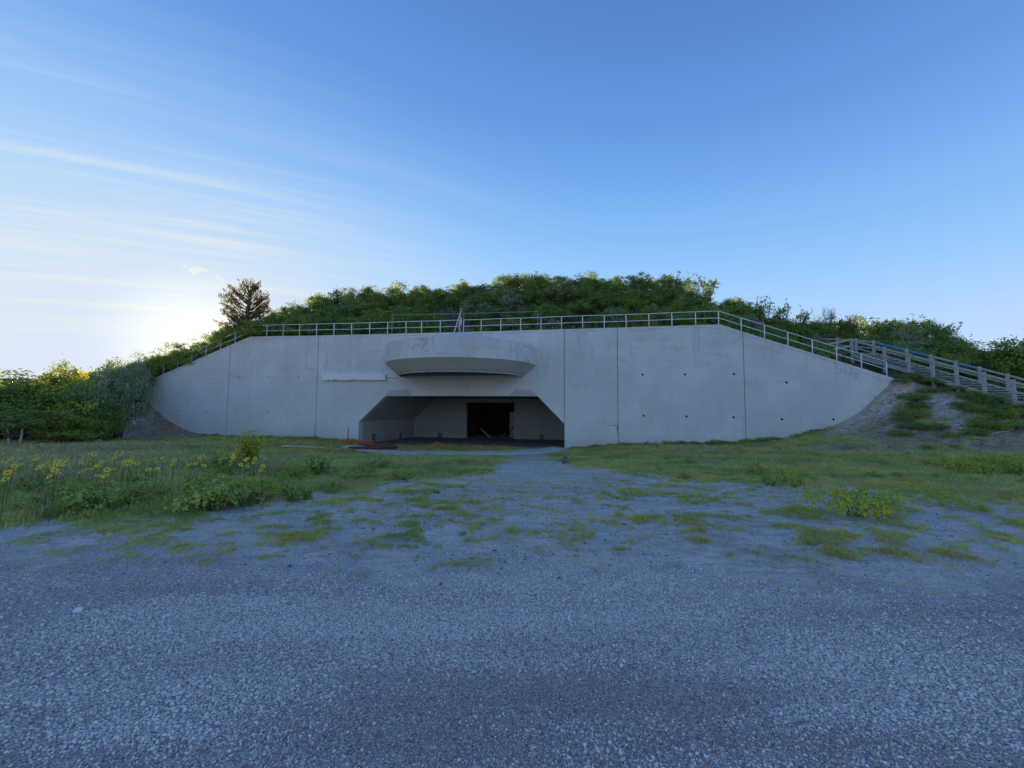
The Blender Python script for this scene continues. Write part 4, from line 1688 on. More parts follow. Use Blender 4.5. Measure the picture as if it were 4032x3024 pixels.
TH_G = 'bushes of the thicket left of the bunker'
bush(SILVER, 455, 1412, 1660, 29.0, 1.55, 'large silvery green bush leaning over the left end of the concrete wall', TH_G)
bush(SILVER, 365, 1500, 1705, 27.0, 1.25, 'low silvery bush in front of the larger silvery one beside the wall', TH_G)
bush(SILVER, 545, 1402, 1545, 33.6, 0.95, 'silvery bush pushing through the foot of the railing slope', TH_G)
bush(SUNLIT, 235, 1432, 1700, 34, 2.1, 'golden yellow sunlit bush behind the green thicket', TH_G)
bush(BIG[0], 245, 1392, 1700, 36, 1.3, 'dark pointed bush rising above the golden one against the sky', TH_G)
bush(BIG[1], 60, 1452, 1740, 27, 2.6, 'broad dark green bush at the far left edge of the thicket', TH_G)
bush(BIG[2], 190, 1465, 1740, 26.5, 2.1, 'tall green bush between the left edge bush and the silvery bush', TH_G)
bush(YELLOW, 330, 1490, 1735, 26.5, 1.7, 'bright green bush just left of the silvery bush', TH_G)
bush(BIG[3], 405, 1575, 1728, 26.5, 1.0, 'dark low bush under the silvery bush near the bare bank', TH_G)
bush(BIG[0], 260, 1600, 1745, 24.5, 1.4, 'dense green bush at the foot of the thicket above the yellow flowers', TH_G)
bush(BIG[1], 330, 1640, 1742, 25.0, 0.9, 'small dark bush at the thicket foot nearest the bare bank', TH_G)
bush(BIG[2], -80, 1455, 1750, 25.5, 2.8, 'dark bush cut by the left picture edge', TH_G)
bush(YELLOW, -10, 1452, 1700, 33, 2.2, 'sunlit yellow green bush top behind the left edge bush', TH_G)
bush(BIG[3], 120, 1455, 1690, 33, 2.4, 'dark bush behind the tall green bush of the thicket', TH_G)
bush(BIG[0], 350, 1440, 1680, 33, 1.9, 'dark bush in the dip between golden bush and silvery bush', TH_G)
bush(BIG[1], 465, 1402, 1600, 34.2, 1.4, 'dark bush behind the large silvery bush on the slope', TH_G)
bush(BIG[2], 570, 1374, 1540, 35.2, 1.2, 'green bush on the slope just behind the railing lower end', TH_G)
bush(YELLOW, 650, 1346, 1480, 35.2, 1.2, 'light green bush halfway up the railing slope', TH_G)
bush(BIG[3], 740, 1338, 1470, 35, 1.5, 'green bush on the slope right of the light green one', TH_G)
bush(YELLOW, 830, 1303, 1430, 35.5, 1.4, 'sunlit bush on the slope left of the cedar', TH_G)
bush(BIG[0], 905, 1280, 1400, 35, 1.3, 'dark bush at the foot of the cedar', TH_G)
bush(BIG[2], 1010, 1246, 1330, 34, 1.4, 'dark rounded bush between cedar and railing corner', TH_G)
bush(BIG[1], 1080, 1210, 1300, 36, 0.75, 'small pointed bush on the skyline right of the cedar', TH_G)
bush(BIG[3], 1150, 1230, 1316, 33.9, 0.8, 'bush growing through the railing near its left corner', TH_G)
bush(BIG[0], 1215, 1225, 1316, 33.7, 0.8, 'second bush growing through the railing right of the corner', TH_G)

# slender small tree at the left edge with visible trunks
st_ = empty('small_tree', (0, 0, 0))
tag(st_, 'small tree with two slender bare trunks at the left edge above the flowers', 'tree')
m = MB()
for (p0, p1) in (((38, 1762), (22, 1690)), ((70, 1758), (88, 1700))):
    a_ = at_y(*p0, 22.5)
    a_[2] = zf(a_[0], 22.5) - 0.1
    b_ = at_y(*p1, 22.5)
    m.tube([a_, (a_ + b_) / 2 + np.array([0.06, 0, 0.1]), b_ + np.array([0, 0, 0.6])], [0.07, 0.055, 0.03], 6)
m.build('trunk', M['bleached'], st_, True)
c_ = at_y(55, 1700, 22.5)
o = link('crown', BIG[3], st_)
o.location = (c_[0], 22.5, c_[2] - 0.2)
o.scale = (1.35, 1.35, 0.8)

# ---- the cedar on the skyline
def cedar():
    r_ = np.random.default_rng(33)
    base = at_y(962, 1345, 37.0)
    topp = at_y(978, 1112, 37.0)
    H = topp[2] - base[2]
    root = empty('cedar_tree', base)
    tag(root, 'ragged backlit cedar tree standing alone on the left skyline above the railing corner', 'tree')
    tr = MB()
    tr.tube([(0, 0, -0.6), (0.05, 0, H * 0.3), (0.22, 0, H * 0.65), (0.38, 0, H * 0.93)], [0.22, 0.17, 0.10, 0.03], 8)
    cen, nor, size, tint = [], [], [], []
    # photographed outline: half widths left/right at height fractions
    hs = [0.0, 0.12, 0.25, 0.38, 0.5, 0.62, 0.74, 0.86, 1.0]
    lw_ = [1.5, 2.1, 1.8, 1.8, 1.9, 2.0, 1.7, 1.2, 0.4]
    rw_ = [1.3, 1.7, 2.0, 2.3, 1.9, 1.6, 1.35, 1.1, 0.6]
    for k in range(100):
        f = 0.02 + 0.98 * r_.random() ** 0.7
        side = r_.choice([-1, 1])
        az = r_.normal() * 0.6 + (0 if side > 0 else math.pi)
        ext = np.interp(f, hs, rw_ if side > 0 else lw_) * r_.uniform(0.7, 1.25)
        if r_.random() < 0.3:
            az = r_.uniform(0, 2 * math.pi)
            ext *= 0.8
        f0 = max(0.02, f - 0.16 - 0.05 * ext / 2)
        s0 = np.array([0.4 * f0, 0, H * f0])
        e0 = np.array([math.cos(az) * ext + 0.3 * f, math.sin(az) * ext, H * f])
        midp = s0 * 0.45 + e0 * 0.55 - np.array([0, 0, 0.12])
        tr.tube([s0, midp, e0], [0.055, 0.035, 0.01], 5, False)
        nsp = int(5 + 6.5 * ext)
        for q in range(nsp):
            g = r_.uniform(0.45, 1.08)
            c0 = s0 * (1 - g) + e0 * g + r_.normal(size=3) * np.array([0.12, 0.16, 0.10])
            dr = e0 - s0
            dr /= np.linalg.norm(dr)
            dr = dr + np.array([0, 0, 0.45]) + r_.normal(size=3) * 0.35
            dr /= np.linalg.norm(dr)
            ln_ = r_.uniform(0.18, 0.42)
            for w in range(11):
                cc = c0 + dr * ln_ * (w / 11) + r_.normal(size=3) * 0.055 * (1.15 - w / 11)
                nn = r_.normal(size=3)
                nn /= np.linalg.norm(nn)
                cen.append(cc)
                nor.append(nn)
                size.append(0.135 * r_.uniform(0.7, 1.3))
                tint.append(r_.uniform(0, 1))
    tr.build('trunk', M['bark'], root, True)
    me = leaves_mesh(np.array(cen), np.array(nor), np.array(size), np.array(tint), 0.5, 34, mats=[M['cedar']], name='crown')
    link('crown', me, root)


cedar()

# ---- sparse shrubs that break the right skyline
def open_shrub(seed, n_br, leafy, mats, spread=0.5, name='wispy_shrub', leaf=0.10):
    r_ = np.random.default_rng(seed)
    tw = MB()
    cen, nor, size, tint = [], [], [], []
    for k in range(n_br):
        az = r_.uniform(0, 2 * math.pi)
        h = r_.uniform(0.6, 1.0)
        e0 = np.array([math.cos(az) * spread * r_.uniform(0.3, 1.0), math.sin(az) * spread * r_.uniform(0.3, 1), h])
        s0 = np.array([0, 0, -0.1])
        mid_ = s0 * 0.5 + e0 * 0.5 + r_.normal(size=3) * 0.06
        tw.tube([s0, mid_, e0], [0.014, 0.009, 0.003], 4, False)
        for j in range(5):
            g = r_.uniform(0.4, 0.95)
            b_ = mid_ * (1 - g) + e0 * g
            e1 = b_ + r_.normal(size=3) * 0.13 + np.array([0, 0, 0.09])
            tw.tube([b_, e1], [0.006, 0.002], 3, False)
            for w in range(leafy):
                cen.append(e1 + r_.normal(size=3) * 0.035)
                nn = r_.normal(size=3) + np.array([0, 0, 0.6])
                nor.append(nn / np.linalg.norm(nn))
                size.append(leaf * r_.uniform(0.5, 1.2))
                tint.append(r_.random())
    if not cen:
        cen, nor, size, tint = [np.array([0, 0, 0.3])], [np.array([0, 0, 1.0])], [0.02], [0.5]
    return leaves_mesh(np.array(cen), np.array(nor), np.array(size), np.array(tint), 0.6, seed, extra=tw, mats=mats, name=name)


OPEN = [open_shrub(301, 16, 5, [M['shrub'], M['bark']]), open_shrub(302, 18, 7, [M['shrub'], M['bark']], 0.6), open_shrub(303, 14, 4, [M['shrub_yellow'], M['bark']], 0.55)]
BARE = open_shrub(310, 22, 0, [M['bark'], M['bark']], 0.42)


def skyline(me, px, py_top, py_base, Y, w, label, group='open shrubs on the skyline', name='open_shrub', cat='shrub'):
    a_ = at_y(px, py_base, Y)
    b_ = at_y(px, py_top, Y)
    o = link(name, me)
    h = b_[2] - a_[2]
    o.location = a_
    o.scale = (w, w, h)
    o.rotation_euler = (0, 0, random.uniform(0, 6.28))
    tag(o, label, cat, group)


skyline(OPEN[1], 2620, 1092, 1160, 42, 2.6, 'open leafy small tree on the crest left of the right skyline drop')
skyline(OPEN[0], 2725, 1095, 1170, 42, 2.6, 'taller open leafy tree with sky showing through on the right crest')
skyline(OPEN[1], 2790, 1105, 1180, 42, 2.0, 'open tree right beside the taller crest tree')
skyline(OPEN[2], 3020, 1188, 1275, 38, 1.9, 'pale yellow leafed open shrub above the sloping right railing')
skyline(OPEN[0], 3085, 1205, 1290, 38, 1.7, 'wispy shrub just right of the pale yellow shrub')
skyline(OPEN[2], 3150, 1228, 1300, 37, 1.7, 'thin spreading shrub leaning right above the railing slope')
skyline(BARE, 3262, 1215, 1300, 36, 1.6, 'bare purplish twig bush standing up on the right skyline')
skyline(BARE, 3360, 1240, 1310, 35, 1.2, 'smaller bare twig bush right of the taller twig bush')
skyline(OPEN[0], 3330, 1255, 1315, 36, 1.4, 'low open shrub between the two bare twig bushes')
skyline(OPEN[1], 3480, 1262, 1330, 36, 2.0, 'open shrub on the skyline above the stair landing')
skyline(OPEN[0], 3620, 1258, 1340, 36, 2.2, 'broad wispy shrub on the skyline above the blue handrail')
skyline(OPEN[1], 3720, 1285, 1350, 35, 1.8, 'wispy shrub at the right end of the skyline growth')
skyline(OPEN[0], 1900, 1120, 1160, 42, 1.4, 'small tuft of shrub on the skyline above the timber post')
skyline(OPEN[1], 2110, 1086, 1135, 42, 1.6, 'small feathery shrub on the crest right of the timber post')
skyline(OPEN[2], 2300, 1086, 1130, 42, 1.6, 'small yellow tipped shrub on the highest crest')
skyline(OPEN[0], 1330, 1140, 1180, 41, 1.2, 'small tuft of shrub on the left shoulder of the mound')
bush(BIG[2], 4010, 1290, 1480, 27, 1.7, 'dark leafy bush reaching into the sky at the right edge', 'bushes behind the wooden stairs')
for i, (px_, pt_, pb_, Y_, r_) in enumerate([(3560, 1325, 1450, 33, 1.8), (3660, 1330, 1470, 32, 1.9), (3760, 1345, 1490, 30.5, 1.9), (3860, 1360, 1520, 29, 1.8), (3960, 1365, 1560, 28, 1.9), (4080, 1385, 1600, 26.5, 1.9), (3460, 1320, 1420, 35, 1.6), (3370, 1305, 1390, 36, 1.5), (3260, 1295, 1370, 37, 1.5), (3160, 1285, 1350, 37, 1.4)]):
    bush((BIG + [YELLOW])[i % 5], px_, pt_, pb_, Y_, r_, 'dense green bush in the row behind the wooden stairs', 'bushes behind the wooden stairs')

# shrubs and weeds on the right bank, below and in front of the stairs
BANK = [shrub_mesh(400 + i, 1.0, 0.9, 60, 48, 0.085, [M['shrub'], M['bark']], gap=0.14, name='bank_shrub') for i in range(2)] + [shrub_mesh(410, 1.0, 0.8, 56, 48, 0.085, [M['shrub_yellow'], M['bark']], gap=0.14, name='bank_shrub')]
bank_px = [(3590, 1492, .8), (3640, 1500, .9), (3555, 1510, .6), (3700, 1520, .8), (3760, 1545, .8), (3830, 1565, .8), (3900, 1590, .9), (3960, 1620, .9), (4020, 1650, 1.0), (3930, 1640, .8),
           (3600, 1580, .9), (3610, 1640, .9), (3585, 1690, .7), (3690, 1690, .7), (3900, 1690, .9), (3870, 1670, .7), (3990, 1690, .8), (3650, 1545, .6), (3800, 1610, .7), (3540, 1715, .6), (3740, 1720, .5),
           (3840, 1715, .6), (4040, 1600, .9), (3850, 1620, .7), (3620, 1610, .7), (3560, 1665, .6)]
for i, (px_, py_, s_) in enumerate(bank_px):
    p = ground_hit(px_, py_)
    o = link('bank_shrub', BANK[i % 3])
    o.location = (p[0], p[1], p[2] - 0.12)
    o.scale = (s_ * 0.9, s_ * 0.9, s_ * 0.75)
    o.rotation_euler = (0, 0, random.uniform(0, 6.28))
    tag(o, 'low %s shrub on the sandy bank %s' % ('yellow green' if i % 3 == 2 else 'dark green', 'close under the wooden stairs' if py_ < 1630 else 'near its foot'), 'shrub', 'low shrubs on the right bank')

# ------------------------------------------------------------------ grass and weeds of the clearing
def blades(seed, n, h, w, spread, bend=0.5, mat='grass'):
    r_ = np.random.default_rng(seed)
    V, Fa, T = [], [], []
    for k in range(n):
        a = r_.uniform(0, 2 * math.pi)
        r0 = spread * math.sqrt(r_.random())
        b = np.array([math.cos(a) * r0, math.sin(a) * r0, -0.01])
        az = r_.uniform(0, 2 * math.pi)
        d = np.array([math.cos(az), math.sin(az), 0])
        s = np.array([-d[1], d[0], 0])
        hh = h * r_.uniform(0.45, 1.1)
        bb = bend * r_.uniform(0.2, 1.2)
        p1 = b + d * hh * bb * 0.35 + np.array([0, 0, hh * 0.6])
        p2 = b + d * hh * bb + np.array([0, 0, hh * (1 - 0.35 * bb)])
        i = len(V)
        V += [b - s * w / 2, b + s * w / 2, p1 + s * w * 0.4, p1 - s * w * 0.4, p2]
        Fa += [(i, i + 1, i + 2, i + 3), (i + 3, i + 2, i + 4)]
        T += [r_.random()] * 5
    me = bpy.data.meshes.new('grass_tuft')
    me.from_pydata([tuple(v) for v in V], [], Fa)
    at = me.attributes.new('tint', 'FLOAT', 'POINT')
    at.data.foreach_set('value', np.array(T, np.float32))
    me.materials.append(M[mat])
    me.update()
    return me


def scatter(name, kinds, P, rotz, scl, tilt, label, cat, pick=None):
    """points carrying copies of the kinds (geometry nodes); one object of stuff"""
    col = bpy.data.collections.new(name + '_kinds')
    for i, me in enumerate(kinds):
        o = bpy.data.objects.new(name + '_kind', me)
        col.objects.link(o)
    me = bpy.data.meshes.new(name)
    me.vertices.add(len(P))
    me.vertices.foreach_set('co', P.astype(np.float32).ravel())
    a = me.attributes.new('rot', 'FLOAT_VECTOR', 'POINT')
    rr = np.zeros((len(P), 3), np.float32)
    rr[:, 2] = rotz
    rr[:, :2] = tilt
    a.data.foreach_set('vector', rr.ravel())
    a = me.attributes.new('scl', 'FLOAT_VECTOR', 'POINT')
    scl = np.asarray(scl, np.float32)
    if scl.ndim == 1:
        scl = np.repeat(scl[:, None], 3, 1)
    a.data.foreach_set('vector', scl.ravel())
    a = me.attributes.new('pick', 'INT', 'POINT')
    a.data.foreach_set('value', (rng.integers(0, len(kinds), len(P)) if pick is None else pick).astype(np.int32))
    o = link(name, me)
    ng = bpy.data.node_groups.new(name + '_nodes', 'GeometryNodeTree')
    ng.interface.new_socket('Geometry', in_out='INPUT', socket_type='NodeSocketGeometry')
    ng.interface.new_socket('Geometry', in_out='OUTPUT', socket_type='NodeSocketGeometry')
    N, L = ng.nodes.new, ng.links.new
    gi, go = N('NodeGroupInput'), N('NodeGroupOutput')
    ci = N('GeometryNodeCollectionInfo')
    ci.inputs['Collection'].default_value = col
    ci.inputs['Separate Children'].default_value = True
    ci.inputs['Reset Children'].default_value = True
    ip = N('GeometryNodeInstanceOnPoints')
    ip.inputs['Pick Instance'].default_value = True
    m2p = N('GeometryNodeMeshToPoints')
    L(gi.outputs[0], m2p.inputs['Mesh'])
    L(m2p.outputs[0], ip.inputs['Points'])
    L(ci.outputs[0], ip.inputs['Instance'])
    for nm, dt, sock in (('rot', 'FLOAT_VECTOR', 'Rotation'), ('scl', 'FLOAT_VECTOR', 'Scale'), ('pick', 'INT', 'Instance Index')):
        na = N('GeometryNodeInputNamedAttribute')
        na.data_type = dt
        na.inputs['Name'].default_value = nm
        L(na.outputs[0], ip.inputs[sock])
    L(ip.outputs[0], go.inputs[0])
    md = o.modifiers.new('scatter', 'NODES')
    md.node_group = ng
    tag(o, label, cat, None, 'stuff')
    return o


def polar_points(n, r0, r1, seed, power=1.0):
    r_ = np.random.default_rng(seed)
    a = np.radians(r_.uniform(-62, 62, n))
    rr = r0 * (r1 / r0) ** (r_.random(n) ** power)
    return rr * np.sin(a), rr * np.cos(a), r_


APRON_PX = [(1380, 1760), (1430, 1772), (1500, 1782), (1620, 1787), (1800, 1789), (2000, 1787), (2120, 1780), (2210, 1770)]


def grass():
    X, Y, r_ = polar_points(420000, 3.2, 46, 61)
    t, d = td(X, Y)
    ok = d < -0.12
    X, Y = X[ok], Y[ok]
    gr, gv, so, sa = masks(X, Y)
    gr = np.maximum(gr, 0.20 * (1 - gv) * (1 - sa) * smooth(0.42, 0.6, fbm(X * 2.5, Y * 2.5, 160, 3)))
    dens = gr * (0.55 + 0.75 * fbm(X * 1.1, Y * 1.1, 91, 3))
    dist = np.hypot(X, Y)
    keep = r_.random(len(X)) < np.clip(dens, 0, 1) * np.clip(0.25 + dist / 14, 0.25, 0.62)
    X, Y, dens, dist = X[keep], Y[keep], dens[keep], dist[keep]
    Z = z_front(X, Y)
    px, py, ok = project(np.stack([X, Y, Z], 1))
    tall = 1 + 1.25 * smooth(1500, 500, px) * smooth(1750, 1790, py) * smooth(2070, 1850, py)
    tall = tall * (0.55 + 0.9 * fbm(X * 0.5, Y * 0.5, 95, 3))
    low = np.clip(dens, 0.35, 1)
    edge_ = np.interp(px, GRASS_EDGE[:, 0], GRASS_EDGE[:, 1])
    low = low * (0.55 + 0.45 * smooth(10, -60, py - edge_))
    s = tall * low * r_.uniform(0.6, 1.3, len(X))
    s = s * (0.9 + dist / 40)
    kinds = []
    for i, mt in enumerate(['grass', 'grass', 'grass_dark', 'grass_dark', 'grass_yellow', 'grass_yellow', 'grass_dry', 'grass_dry']):
        dry = mt == 'grass_dry'
        kinds.append(blades(500 + i, 9 if dry else 16, (0.17 if dry else 0.105) + 0.02 * (i % 3), 0.004 if dry else 0.0058, 0.07 + 0.02 * (i % 2), 0.35 if dry else 0.5 + 0.15 * (i % 3), mt))
    q = 2.2 * (fbm(X * 0.7, Y * 0.7, 120, 4) - 0.5) + r_.normal(size=len(X)) * 0.28
    sel = np.where(q < -0.6, 2, np.where(q > 0.05, 4, 0))
    dryp = fbm(X * 0.9, Y * 0.9, 130, 3) + 0.12 * smooth(900, 300, px)
    sel = np.where(r_.random(len(X)) < np.clip((dryp - 0.47) * 1.5, 0.03, 0.32), 6, sel)
    pick = sel + r_.integers(0, 2, len(X))
    wide = s * (0.85 + 0.025 * dist)
    scl = np.stack([wide, wide, s], 1)
    scatter('grass', kinds, np.stack([X, Y, Z + 0.015], 1), r_.uniform(0, 6.28, len(X)), scl, r_.normal(size=(len(X), 2)) * 0.1,
            'rough green grass growing in the clearing before the bunker', 'grass', pick)
    return len(X)


n_grass = grass()


def rock_mesh(seed, sx, sy, sz, mat, sub=2):
    bm = bmesh.new()
    bmesh.ops.create_icosphere(bm, subdivisions=sub, radius=1.0)
    q = random.Random(seed)
    ph = [q.uniform(0, 6) for _ in range(6)]
    for v in bm.verts:
        c = v.co.copy()
        k = 1 + 0.13 * math.sin(3 * c.x + ph[0]) + 0.12 * math.sin(4 * c.y + ph[1]) + 0.1 * math.sin(5 * c.z + ph[2]) + q.uniform(-0.04, 0.04)
        box_ = max(abs(c.x), abs(c.y), abs(c.z))
        c = c / (0.45 + 0.55 * box_) * k
        v.co = Vector((c.x * sx, c.y * sy, c.z * sz))
    me = bpy.data.meshes.new('stone')
    bm.to_mesh(me)
    bm.free()
    me.materials.append(mat)
    return me


def stones():
    X, Y, r_ = polar_points(190000, 1.25, 4.6, 71, 0.9)
    gr, gv, so, sa = masks(X, Y)
    keep = r_.random(len(X)) < gv * 0.95
    X, Y = X[keep], Y[keep]
    kinds = []
    m_ = []
    for i, c_ in enumerate([(0.31, 0.25, 0.245), (0.60, 0.50, 0.475), (0.75, 0.655, 0.62), (0.82, 0.74, 0.70), (0.52, 0.35, 0.325), (0.82, 0.79, 0.76), (0.67, 0.575, 0.545), (0.44, 0.35, 0.34)]):
        mm = simple_mat('pebble', c_, 0.75, 0.0, 40, 0.2, 0.0)
        bm = bmesh.new()
        bmesh.ops.create_icosphere(bm, subdivisions=1, radius=1.0)
        q = random.Random(i)
        for v in bm.verts:
            k = q.uniform(0.75, 1.2)
            v.co = Vector((v.co.x * k, v.co.y * k * q.uniform(0.7, 0.9), v.co.z * 0.6 * k))
        me = bpy.data.meshes.new('pebble')
        bm.to_mesh(me)
        bm.free()
        me.materials.append(mm)
        me.polygons.foreach_set('use_smooth', [True] * len(me.polygons))
        kinds.append(me)
    # old wheel tracks: two shallow lanes where the loose stone is thrown aside
    lane = np.minimum(np.abs(Y - (2.75 + 0.10 * X + 0.012 * X * X)), np.abs(Y - (4.05 + 0.10 * X + 0.012 * X * X)))
    keep = r_.random(len(X)) < 0.35 + 0.65 * smooth(0.06, 0.24, lane + 0.12 * (fbm(X * 2, Y * 2, 170, 2) - 0.5))
    X, Y = X[keep], Y[keep]
    s = np.clip(r_.lognormal(-5.38, 0.36, len(X)), 0.0022, 0.0115)
    Z = z_front(X, Y) + s * 0.25
    X2, Y2, r2_ = polar_points(60000, 3.4, 16, 72)
    gr, gv, so, sa = masks(X2, Y2)
    k2 = r2_.random(len(X2)) < np.clip(0.16 + 0.8 * gv - 0.5 * gr, 0.03, 0.9) * np.clip(fbm(X2 * 0.8, Y2 * 1.3, 140, 3) * 1.6 - 0.3, 0, 1)
    X2, Y2 = X2[k2], Y2[k2]
    s2 = np.clip(r2_.lognormal(-5.0, 0.35, len(X2)), 0.004, 0.014)
    X, Y, s = np.concatenate([X, X2]), np.concatenate([Y, Y2]), np.concatenate([s, s2])
    Z = np.concatenate([Z, z_front(X2, Y2) + s2 * 0.2])
    tone = fbm(X * 0.35, Y * 1.7, 180, 4) + r_.normal(size=len(X)) * 0.07
    pale_k, dark_k = np.array([1, 2, 3, 6, 5, 2, 3]), np.array([0, 4, 7, 1, 4, 7])
    pick = np.where(tone > 0.61, dark_k[r_.integers(0, 6, len(X))], np.where(tone < 0.50, pale_k[r_.integers(0, 7, len(X))], r_.integers(0, 8, len(X))))
    scatter('gravel', kinds, np.stack([X, Y, Z], 1), r_.uniform(0, 6.28, len(X)), s, r_.normal(size=(len(X), 2)) * 0.35, 'loose blue grey pea gravel covering the foreground', 'gravel', pick)
    return len(X)


n_st = stones()


def litter():
    X, Y, r_ = polar_points(160000, 12, 46, 81)
    t, d = td(X, Y)
    ok = d < -0.05
    X, Y = X[ok], Y[ok]
    gr, gv, so, sa = masks(X, Y)
    keep = r_.random(len(X)) < np.clip(np.maximum(so * 0.22, sa * 0.4), 0, 1)
    X, Y = X[keep], Y[keep]
    kinds = []
    for i, (c_, sh) in enumerate([((0.10, 0.075, 0.06), (1, 0.5, 0.3)), ((0.36, 0.32, 0.28), (1, 0.8, 0.45)), ((0.24, 0.18, 0.14), (0.9, 0.35, 0.25)), ((0.16, 0.12, 0.10), (1, 0.7, 0.5)), ((0.46, 0.42, 0.38), (0.8, 0.7, 0.4))]):
        mm = simple_mat('debris', c_, 0.9, 0.0, 12, 0.25, 0.0)
        me = rock_mesh(90 + i, sh[0], sh[1], sh[2], mm, 1)
        kinds.append(me)
    s_ = np.clip(r_.lognormal(-3.3, 0.45, len(X)), 0.015, 0.10)
    # clods and pebbles trodden into the sandy dirt nearer the camera
    X2, Y2, r2_ = polar_points(90000, 3.6, 27, 83)
    _, d2 = td(X2, Y2)
    gr, gv, so, sa = masks(X2, Y2)
    k2 = (d2 < -0.1) & (r2_.random(len(X2)) < np.clip(1 - gr - gv, 0, 1) * np.clip(2.2 * fbm(X2 * 1.4, Y2 * 1.9, 150, 3) - 0.75, 0, 1) * 0.55)
    s2 = np.clip(r2_.lognormal(-4.9, 0.5, int(k2.sum())), 0.004, 0.028)
    X, Y, s_ = np.concatenate([X, X2[k2]]), np.concatenate([Y, Y2[k2]]), np.concatenate([s_, s2])
    scatter('rubble', kinds, np.stack([X, Y, z_front(X, Y) + s_ * 0.15], 1), r_.uniform(0, 6.28, len(X)), s_, r_.normal(size=(len(X), 2)) * 0.4,
            'loose stones, clods and broken twigs littering the bare earth', 'rubble')




litter()

# ---- weeds: plants one can tell apart
def weed_mesh(seed, h, n_st_, leaves, leaf, mats, spread=0.35, top=False):
    r_ = np.random.default_rng(seed)
    ex = MB()
    cen, nor, size, tint = [], [], [], []
    for k in range(n_st_):
        az = r_.uniform(0, 2 * math.pi)
        e = np.array([math.cos(az) * spread * r_.uniform(0.2, 1), math.sin(az) * spread * r_.uniform(0.2, 1), h * r_.uniform(0.55, 1.05)])
        ex.tube([(e[0] * 0.15, e[1] * 0.15, -0.03), e * np.array([0.6, 0.6, 0.55]), e], [0.006, 0.005, 0.002], 4, False)
        tt = r_.random()
        for j in range(leaves):
            g = (j + 0.5) / leaves
            if top:
                g = 0.35 + 0.65 * g
            c0 = e * np.array([0.2 + 0.8 * g, 0.2 + 0.8 * g, g])
            da = r_.uniform(0, 2 * math.pi)
            c0 = c0 + np.array([math.cos(da), math.sin(da), 0.25]) * leaf * 0.55
            cen.append(c0)
            nn = np.array([math.cos(da) * 0.5, math.sin(da) * 0.5, 0.8]) + r_.normal(size=3) * 0.35
            nor.append(nn / np.linalg.norm(nn))
            size.append(leaf * r_.uniform(0.6, 1.25) * (1.15 - 0.5 * g))
            tint.append(np.clip(0.2 + 0.55 * g + 0.25 * tt + r_.normal() * 0.1, 0, 1))
    return leaves_mesh(np.array(cen), np.array(nor), np.array(size), np.array(tint), 0.5, seed, extra=ex, mats=mats, name='weed')


WEEDS = [weed_mesh(600 + i, 0.42, 16, 13, 0.085, [M['weed'], M['stem']], 0.30) for i in range(3)]
WEEDS_G = [weed_mesh(610 + i, 0.5, 18, 12, 0.095, [M['weed_green'], M['stem']], 0.34) for i in range(3)]
SPARSE = [weed_mesh(620 + i, 0.45, 9, 12, 0.06, [M['weed'], M['stem']], 0.34, True) for i in range(2)]
SAPLING = weed_mesh(630, 1.0, 34, 30, 0.15, [M['weed'], M['stem']], 0.40)
SAP2 = weed_mesh(631, 1.0, 30, 26, 0.14, [M['weed_green'], M['stem']], 0.5)
WEEDS = [shrub_mesh(640 + i, 0.34, 0.40, 42, 14, 0.050, [M['weed'], M['stem']], gap=0.06, name='weed') for i in range(3)]
WEEDS_G = [shrub_mesh(650 + i, 0.36, 0.42, 42, 14, 0.052, [M['weed_green'], M['stem']], gap=0.06, name='weed') for i in range(2)] + [WEEDS_G[2]]
SPRAWL = shrub_mesh(660, 0.44, 0.30, 60, 15, 0.042, [M['weed'], M['stem']], gap=0.055, stems=False, name='weed')
SPARSE = [weed_mesh(670 + i, 0.42, 8, 14, 0.075, [M['weed'], M['stem']], 0.30, True) for i in range(2)]


def plant(me, px, py, s, label, group=None, name='weed', sz=None, cat='weed'):
    p = ground_hit(px, py)
    o = link(name, me)
    o.location = (p[0], p[1], p[2])
    o.scale = (s, s, sz or s)
    o.rotation_euler = (0, 0, random.uniform(0, 6.28))
    tag(o, label, cat, group)
    return p


plant(SAPLING, 975, 1868, 1.1, 'tall bright green sapling standing alone in the left meadow', None, 'sapling', 1.38, 'sapling')
plant(SAP2, 880, 1880, 1.0, 'lower green plant just left of the tall sapling', None, 'sapling', 0.8, 'sapling')
plant(SAP2, 1245, 1880, 1.3, 'spreading dark green plant right of the tall sapling', None, 'sapling', 0.75, 'sapling')
yw = 'yellow leafed plant '
plant(WEEDS[0], 990, 1975, 1.1, 'yellow leafed weed clump at the meadow edge below the tall sapling')
plant(WEEDS[1], 910, 1990, 0.9, 'yellow green weed clump left of the brightest one at the meadow edge')
plant(WEEDS[2], 840, 2010, 0.8, 'low yellow weed at the grass edge, leftmost of the meadow edge clumps')
plant(WEEDS[0], 1160, 1905, 1.2, 'yellowish weed clump halfway between sapling and sandy path')
plant(WEEDS[1], 1430, 1890, 1.1, 'yellow green weed clump nearest the sandy path on the left')
plant(WEEDS_G[0], 1480, 1860, 1.2, 'green weed clump behind the yellow one by the path')
plant(SPRAWL, 3330, 2030, 1.35, 'sprawling yellow leafed plant on the dirt, largest on the right')
plant(SPRAWL, 3400, 2005, 1.2, 'upper half of yellow leafed growth beside the sprawling plant')
plant(WEEDS_G[1], 3375, 2035, 0.85, 'dark green clump at the base of the sprawling yellow plant')
plant(SPRAWL, 3165, 2045, 0.6, 'small pale yellow plant left of the sprawling yellow plant')
plant(SPRAWL, 3650, 1985, 1.0, 'yellow leafed plant right of the sprawling one')
plant(SPRAWL, 3815, 2015, 0.6, 'small yellow clump on dark dirt near the right edge')
plant(WEEDS[0], 3100, 1905, 0.9, 'yellow tipped weed in the right grass near the dirt edge')
